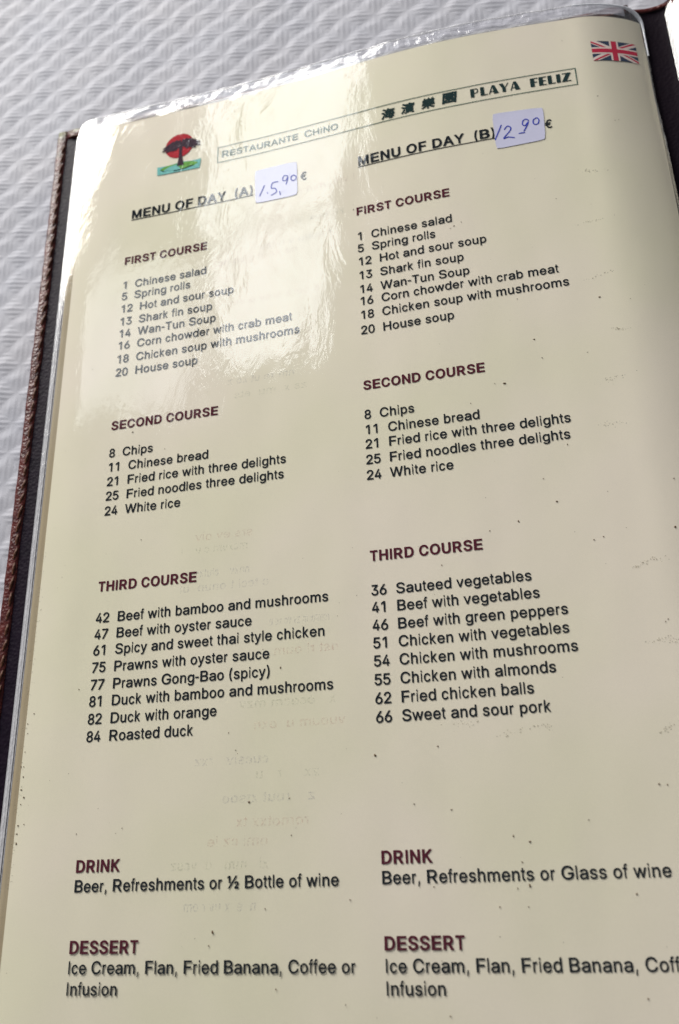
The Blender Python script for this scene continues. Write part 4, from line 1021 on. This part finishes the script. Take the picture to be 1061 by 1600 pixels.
# banner frame and its words
bx0, bx1, by0, by1 = 6.40, 19.09, 28.22, 28.945
V = []; T = []
for (a, b, c, d) in ((bx0, bx1, by0, by0 + .028), (bx0, bx1, by1 - .028, by1), (bx0, bx0 + .028, by0 + .028, by1 - .028), (bx1 - .035, bx1, by0 + .028, by1 - .028)):
    v, f = grid(a, b, c, d, .2, .2, lambda x, y: 0); o_ = len(V); V += [(p[0], p[1]) for p in v]
    for q in f: T += [(o_ + q[0], o_ + q[1], o_ + q[2]), (o_ + q[0], o_ + q[2], o_ + q[3])]
decal('banner_frame', V, T, M_thin, page)
V = []; T = []; pen = 6.55
word = 'RESTAURANTE CHINO'; units = sum((.5 if c == ' ' else _AB[c] / 1000 * (1.12 if i in (0, 12) else 1)) for i, c in enumerate(word)); sx = 4.42 / units
for i, c in enumerate(word):
    if c == ' ': pen += .5 * sx; continue
    big = 1.12 if i in (0, 12) else 1.
    gv, gt = glyph(c, 'r'); b = len(V); w_ = _AR[c] / 1000; aw = _AB[c] / 1000 * sx * big
    V += [(pen + gx / w_ * aw, 28.44 - .0 + gy * .365 * big) for gx, gy in gv]; T += [tuple(b + q for q in t) for t in gt]; pen += aw
decal('restaurant_word', V, T, M_thin, page)
for ch, (cx, cy) in zip('海濱樂園', DATA['cjk']):
    gv, gt = glyph(ch, 'c'); xs_ = [p[0] for p in gv]; ys_ = [p[1] for p in gv]; w_ = max(xs_) - min(xs_); h_ = max(ys_) - min(ys_)
    L = [[((px - 0), py) for px, py in lp] for lp in GL['c' + ch]]
    gx0 = min(p[0] for l in L for p in l); gx1 = max(p[0] for l in L for p in l); gy0 = min(p[1] for l in L for p in l); gy1 = max(p[1] for l in L for p in l)
    V = [(cx + ((px * 700 - gx0) / (gx1 - gx0) - .5) * .48 + .05 * ((py * 700 - gy0) / (gy1 - gy0) - .5), cy + ((py * 700 - gy0) / (gy1 - gy0) - .5) * .46) for px, py in gv]
    decal('chinese_character', V, gt, M_green, page)
def ell(cx, cy, rx, ry, n=20, rev=False):
    p = [(cx + rx * math.cos(2 * math.pi * i / n), cy + ry * math.sin(2 * math.pi * i / n)) for i in range(n)]; return p[::-1] if rev else p
def rc4(x0, y0, x1, y1): return [(x0, y0), (x1, y0), (x1, y1), (x0, y1)]
DECO = {
 'P': (1.0, [rc4(.06, 0, .44, 1), [(.44, .92), (.44, 1.0), (.62, 1.0), (.80, .92), (.86, .72), (.80, .50), (.62, .42), (.44, .42), (.44, .50), (.60, .50), (.70, .56), (.74, .72), (.70, .86), (.60, .92)][::-1]]),
 'L': (.82, [rc4(.06, 0, .44, 1), rc4(.42, 0, .78, .10)]),
 'A': (1.12, [[(.04, 0), (.15, 0), (.52, 1), (.42, 1)], [(.42, 1), (.56, 0), (1.04, 0), (.68, 1)], rc4(.20, .24, .62, .33)]),
 'Y': (1.02, [[(.0, 1), (.30, .45), (.62, .45), (.42, 1)], rc4(.30, 0, .64, .46), [(.52, .46), (.62, .46), (.98, 1), (.86, 1)]]),
 'F': (.82, [rc4(.06, 0, .46, 1), rc4(.44, .90, .80, 1), rc4(.44, .46, .72, .56)]),
 'E': (.86, [rc4(.06, 0, .46, 1), rc4(.44, .90, .80, 1), rc4(.44, .46, .74, .56), rc4(.44, 0, .80, .10)]),
 'I': (.52, [rc4(.06, 0, .44, 1)]),
 'Z': (1.0, [rc4(.10, .90, .94, 1), rc4(.04, 0, .92, .10), [(.04, .05), (.46, .05), (.94, .95), (.50, .95)]]),
}
def ccw(L):
    return L if sum(L[i][0] * L[(i + 1) % len(L)][1] - L[(i + 1) % len(L)][0] * L[i][1] for i in range(len(L))) > 0 else L[::-1]
for wrd, xa, xb in (('PLAYA', 15.58, 17.27), ('FELIZ', 17.56, 18.93)):
    tot = sum(DECO[c][0] for c in wrd); s = (xb - xa) / tot; pen = xa
    V = []; T = []
    for c in wrd:
        w_, L = DECO[c]; gv, gt = union([ccw(l) for l in L]); b = len(V); V += [(pen + x * s, 28.425 + y * .365) for x, y in gv]; T += [tuple(b + q for q in t) for t in gt]; pen += w_ * s
    decal('restaurant_word', V, T, M_ink if 0 else M_green, page)

# palm island emblem
def poly(name, loops, mat, parent, h): 
    V, T = union([ccw(l) for l in loops]); return decal(name, V, T, mat, parent, h)
sunv, sunt = [], []
n = 40; sunv = [(4.87 + r * .56 * math.cos(2 * math.pi * i / n), 29.44 + r * .56 * math.sin(2 * math.pi * i / n)) for r in (.33, .66, 1) for i in range(n)] + [(4.87, 29.44)]
for k in range(2):
    for i in range(n): a, b = k * n + i, k * n + (i + 1) % n; sunt += [(a, b, b + n), (a, b + n, a + n)]
for i in range(n): sunt.append((3 * n, i, (i + 1) % n))
decal('red_sun', sunv, sunt, M_sun, page, .0065)
rk = random.Random(9)
wat = [(4.05, 28.24), (5.72, 28.20), (5.76, 28.62), (5.4, 28.60), (5.0, 28.66), (4.5, 28.60), (4.03, 28.62)]
poly('water', [wat], M_teal, page, .008)
poly('island', [[(4.9 + (.72 + .05 * rk.random()) * math.cos(a), 28.46 + (.15 + .03 * rk.random()) * math.sin(a)) for a in [2 * math.pi * i / 26 for i in range(26)]]], M_leaf, page, .0095)
poly('shore', stroke_loops([(4.35, 28.36), (4.7, 28.30), (5.1, 28.30), (5.45, 28.38)], .05) + stroke_loops([(4.2, 28.45), (4.3, 28.36)], .04), M_green, page, .011)
LP = [[(4.82, 28.48), (5.10, 28.48), (5.02, 28.8), (4.99, 29.1), (5.02, 29.5), (4.84, 29.5), (4.88, 29.1), (4.86, 28.8)]]
for a, l in ((200, .62), (183, .72), (166, .72), (148, .62), (125, .5), (100, .44), (75, .44), (50, .52), (30, .66), (12, .74), (-6, .74), (-24, .62), (222, .42), (-45, .42)):
    a = math.radians(a); pts = []
    for i in range(6):
        t = i / 5; pts.append((4.94 + math.cos(a) * l * t * 1.05, 29.52 + math.sin(a) * l * t * .62 - .26 * t * t * l))
    up = []; dn = []
    for i, (x, y) in enumerate(pts):
        w_ = .085 * math.sin(math.pi * (.12 + .83 * i / 5)) * (1 + .5 * (i % 2)); up.append((x, y + w_)); dn.append((x + .02, y - w_ * 1.2))
    LP.append(up + dn[::-1])
poly('palm_tree', LP, M_palm, page, .0125)

# union flag, near the curl
fx0, fx1, fy0, fy1 = 19.70, 21.18, 29.16, 30.02
def clip(P, x0, y0, x1, y1):
    for ax, lim, sg in ((0, x0, 1), (0, x1, -1), (1, y0, 1), (1, y1, -1)):
        out = []
        for i in range(len(P)):
            a, b = P[i], P[(i + 1) % len(P)]; da, db = (a[ax] - lim) * sg, (b[ax] - lim) * sg
            if da >= 0: out.append(a)
            if da * db < 0: t = da / (da - db); out.append((a[0] + (b[0] - a[0]) * t, a[1] + (b[1] - a[1]) * t))
        P = out
        if not P: return P
    return P
def bandp(x0, y0, x1, y1, w, off=0.):
    d = math.hypot(x1 - x0, y1 - y0); nx, ny = -(y1 - y0) / d, (x1 - x0) / d; h = w / 2
    return [(x0 + nx * (off - h), y0 + ny * (off - h)), (x1 + nx * (off - h), y1 + ny * (off - h)), (x1 + nx * (off + h), y1 + ny * (off + h)), (x0 + nx * (off + h), y0 + ny * (off + h))]
def flag_layer(name, loops, mat, h):
    V = []; T = []; n = 14
    # cut into columns so that the print follows the curl
    for k in range(n):
        a = fx0 + (fx1 - fx0) * k / n; b = fx0 + (fx1 - fx0) * (k + 1) / n
        C = [c for c in (clip(ccw(l), a, fy0, b, fy1) for l in loops) if len(c) > 2]
        if not C: continue
        v, t = union(C); o_ = len(V); V += v; T += [tuple(o_ + q for q in tt) for tt in t]
    return decal(name, V, T, mat, page, h)
fm, fn = (fx0 + fx1) / 2, (fy0 + fy1) / 2
flag_layer('flag_field', [rc4(fx0, fy0, fx1, fy1)], M_fblue, .006)
D1 = (fx0 - .2, fy0 - .2 * .86 / 1.48, fx1 + .2, fy1 + .2 * .86 / 1.48); D2 = (fx0 - .2, fy1 + .2 * .86 / 1.48, fx1 + .2, fy0 - .2 * .86 / 1.48)
flag_layer('flag_saltire', [bandp(*D1, .19), bandp(*D2, .19)], M_fwhite, .0078)
flag_layer('flag_saltire', [bandp(fx0 - .2, D1[1], fm, fn, .065, -.03), bandp(fm, fn, fx1 + .2, D1[3], .065, .03), bandp(fx0 - .2, D2[1], fm, fn, .065, -.03), bandp(fm, fn, fx1 + .2, D2[3], .065, .03)], M_fred, .0096)
flag_layer('flag_cross', [rc4(fx0, fn - .145, fx1, fn + .145), rc4(fm - .145, fy0, fm + .145, fy1)], M_fwhite, .0114)
flag_layer('flag_cross', [rc4(fx0, fn - .085, fx1, fn + .085), rc4(fm - .085, fy0, fm + .085, fy1)], M_fred, .0132)

# price labels with pen writing
def sticker(corners, ink, label, seed):
    (tl, tr, br, bl) = corners; rr = random.Random(seed); n = 12; V = []; F = []
    def P(u, w_):
        # rounded corners by squeezing the outline
        cx, cy = abs(u - .5) * 2, abs(w_ - .5) * 2
        k = 1 - .022 * max(0, cx + cy - 1.72) / .28 * 1.6
        u = .5 + (u - .5) * k; w_ = .5 + (w_ - .5) * k
        x = (bl[0] * (1 - u) + br[0] * u) * (1 - w_) + (tl[0] * (1 - u) + tr[0] * u) * w_
        y = (bl[1] * (1 - u) + br[1] * u) * (1 - w_) + (tl[1] * (1 - u) + tr[1] * u) * w_
        return x, y
    for j in range(n + 1):
        for i in range(n + 1):
            x, y = P(i / n, j / n); e = max(abs(i / n - .5), abs(j / n - .5)) * 2
            V.append((x, y, zfilm(x, y) + .008 + .006 * smooth(.85, 1.1, e) * rr.random()))
    for j in range(n):
        for i in range(n): a = j * (n + 1) + i; F.append((a, a + 1, a + n + 2, a + n + 1))
    # edge thickness
    ring = [i for i in range(n + 1)] + [k * (n + 1) + n for k in range(1, n + 1)] + [n * (n + 1) + i for i in range(n - 1, -1, -1)] + [k * (n + 1) for k in range(n - 1, 0, -1)]
    b = len(V); m_ = len(ring); V += [V[i] for i in ring] + [(V[i][0], V[i][1], V[i][2] - .008) for i in ring]
    for i in range(m_): F.append((b + i, b + m_ + i, b + m_ + (i + 1) % m_, b + (i + 1) % m_))
    s = mesh('price_label', V, F, M_label, menu, True); s['label'] = label
    L = []
    for st in ink: L += stroke_loops(catmull([tuple(p) for p in st], 4) if len(st) > 2 else [tuple(p) for p in st], .036)
    V2, T2 = union([ccw(l) for l in L]); decal('handwriting', V2, T2, M_pen, s, .016)
sticker(DATA['stickA'], DATA['inkA'], 'pale label reading 15,90 in blue pen on the left menu', 1)
sticker(DATA['stickB'], DATA['inkB'], 'pale label reading 12.90 in blue pen on the right menu', 2)

# show-through of the print on the back, mirrored and faded
rg = random.Random(21); acc = {0: ([], []), 1: ([], []), 2: ([], [])}
for gi, (xr, yr, xl, yl) in enumerate(DATA['ghost']):
    t = ''.join(rg.choice('mnuoecsvxz ri t') for _ in range(rg.randint(12, 18)))
    t = ''.join(c if rg.random() < .68 else ' ' for c in t)
    V, T, wd = layout(t, 'r', PT12 * .86, 0, 0); k = min(1.2, (xr - xl) / wd); y = (yr + yl) / 2
    aV, aT = acc[(gi * 2 + gi // 3) % 3]; b = len(aV); aV += [(xr - px * k, y + py) for px, py in V]; aT += [tuple(b + q for q in tt) for tt in T]
for k, mt in ((0, M_gr), (1, M_gb), (2, M_gg)):
    o = decal('show_through_print', acc[k][0], acc[k][1], mt, page, .0035, fz=zpage); o['kind'] = 'stuff'

# crumbs and grime on the plastic
rb = random.Random(77); V = []; F = []
def blob(x, y, r, h=.5):
    n = 7; b = len(V); st = rb.uniform(.75, 1.4)
    a0 = rb.random() * 6
    for q, hh in ((1., 0.), (.6, .75)):
        for i in range(n):
            a = a0 + 2 * math.pi * i / n; rr = r * q * rb.uniform(.7, 1.2); px = x + rr * st * math.cos(a); py = y + rr / st * math.sin(a)
            V.append((px, py, zfilm(px, py) + .003 + hh * r * h))
    V.append((x, y, zfilm(x, y) + .003 + r * h))
    for i in range(n):
        F.append((b + i, b + (i + 1) % n, b + n + (i + 1) % n, b + n + i)); F.append((b + n + i, b + n + (i + 1) % n, b + 2 * n))
for x, y, r in DATA['specks']: blob(x, y, .0135 * r, .35)
for _ in range(130): blob(rb.uniform(1.2, 21), rb.uniform(1, 31), rb.uniform(.006, .012), .3)
o = mesh('crumb', V, F, M_speck, menu, False); o['kind'] = 'stuff'
V = []; F = []
for x, y, rx, ry in DATA['smudge']:
    a_ = rb.uniform(-.2, .5)
    for _ in range(22):
        u_ = rb.gauss(0, rx * .014); w_ = rb.gauss(0, ry * .006); blob(x + u_, y + w_ + a_ * u_, rb.uniform(.006, .022), .05)
for _ in range(120): blob(rb.gauss(.98, .05), rb.uniform(4, 14), rb.uniform(.008, .02), .2)
o = mesh('grime', V, F, M_dust, menu, False); o['kind'] = 'stuff'
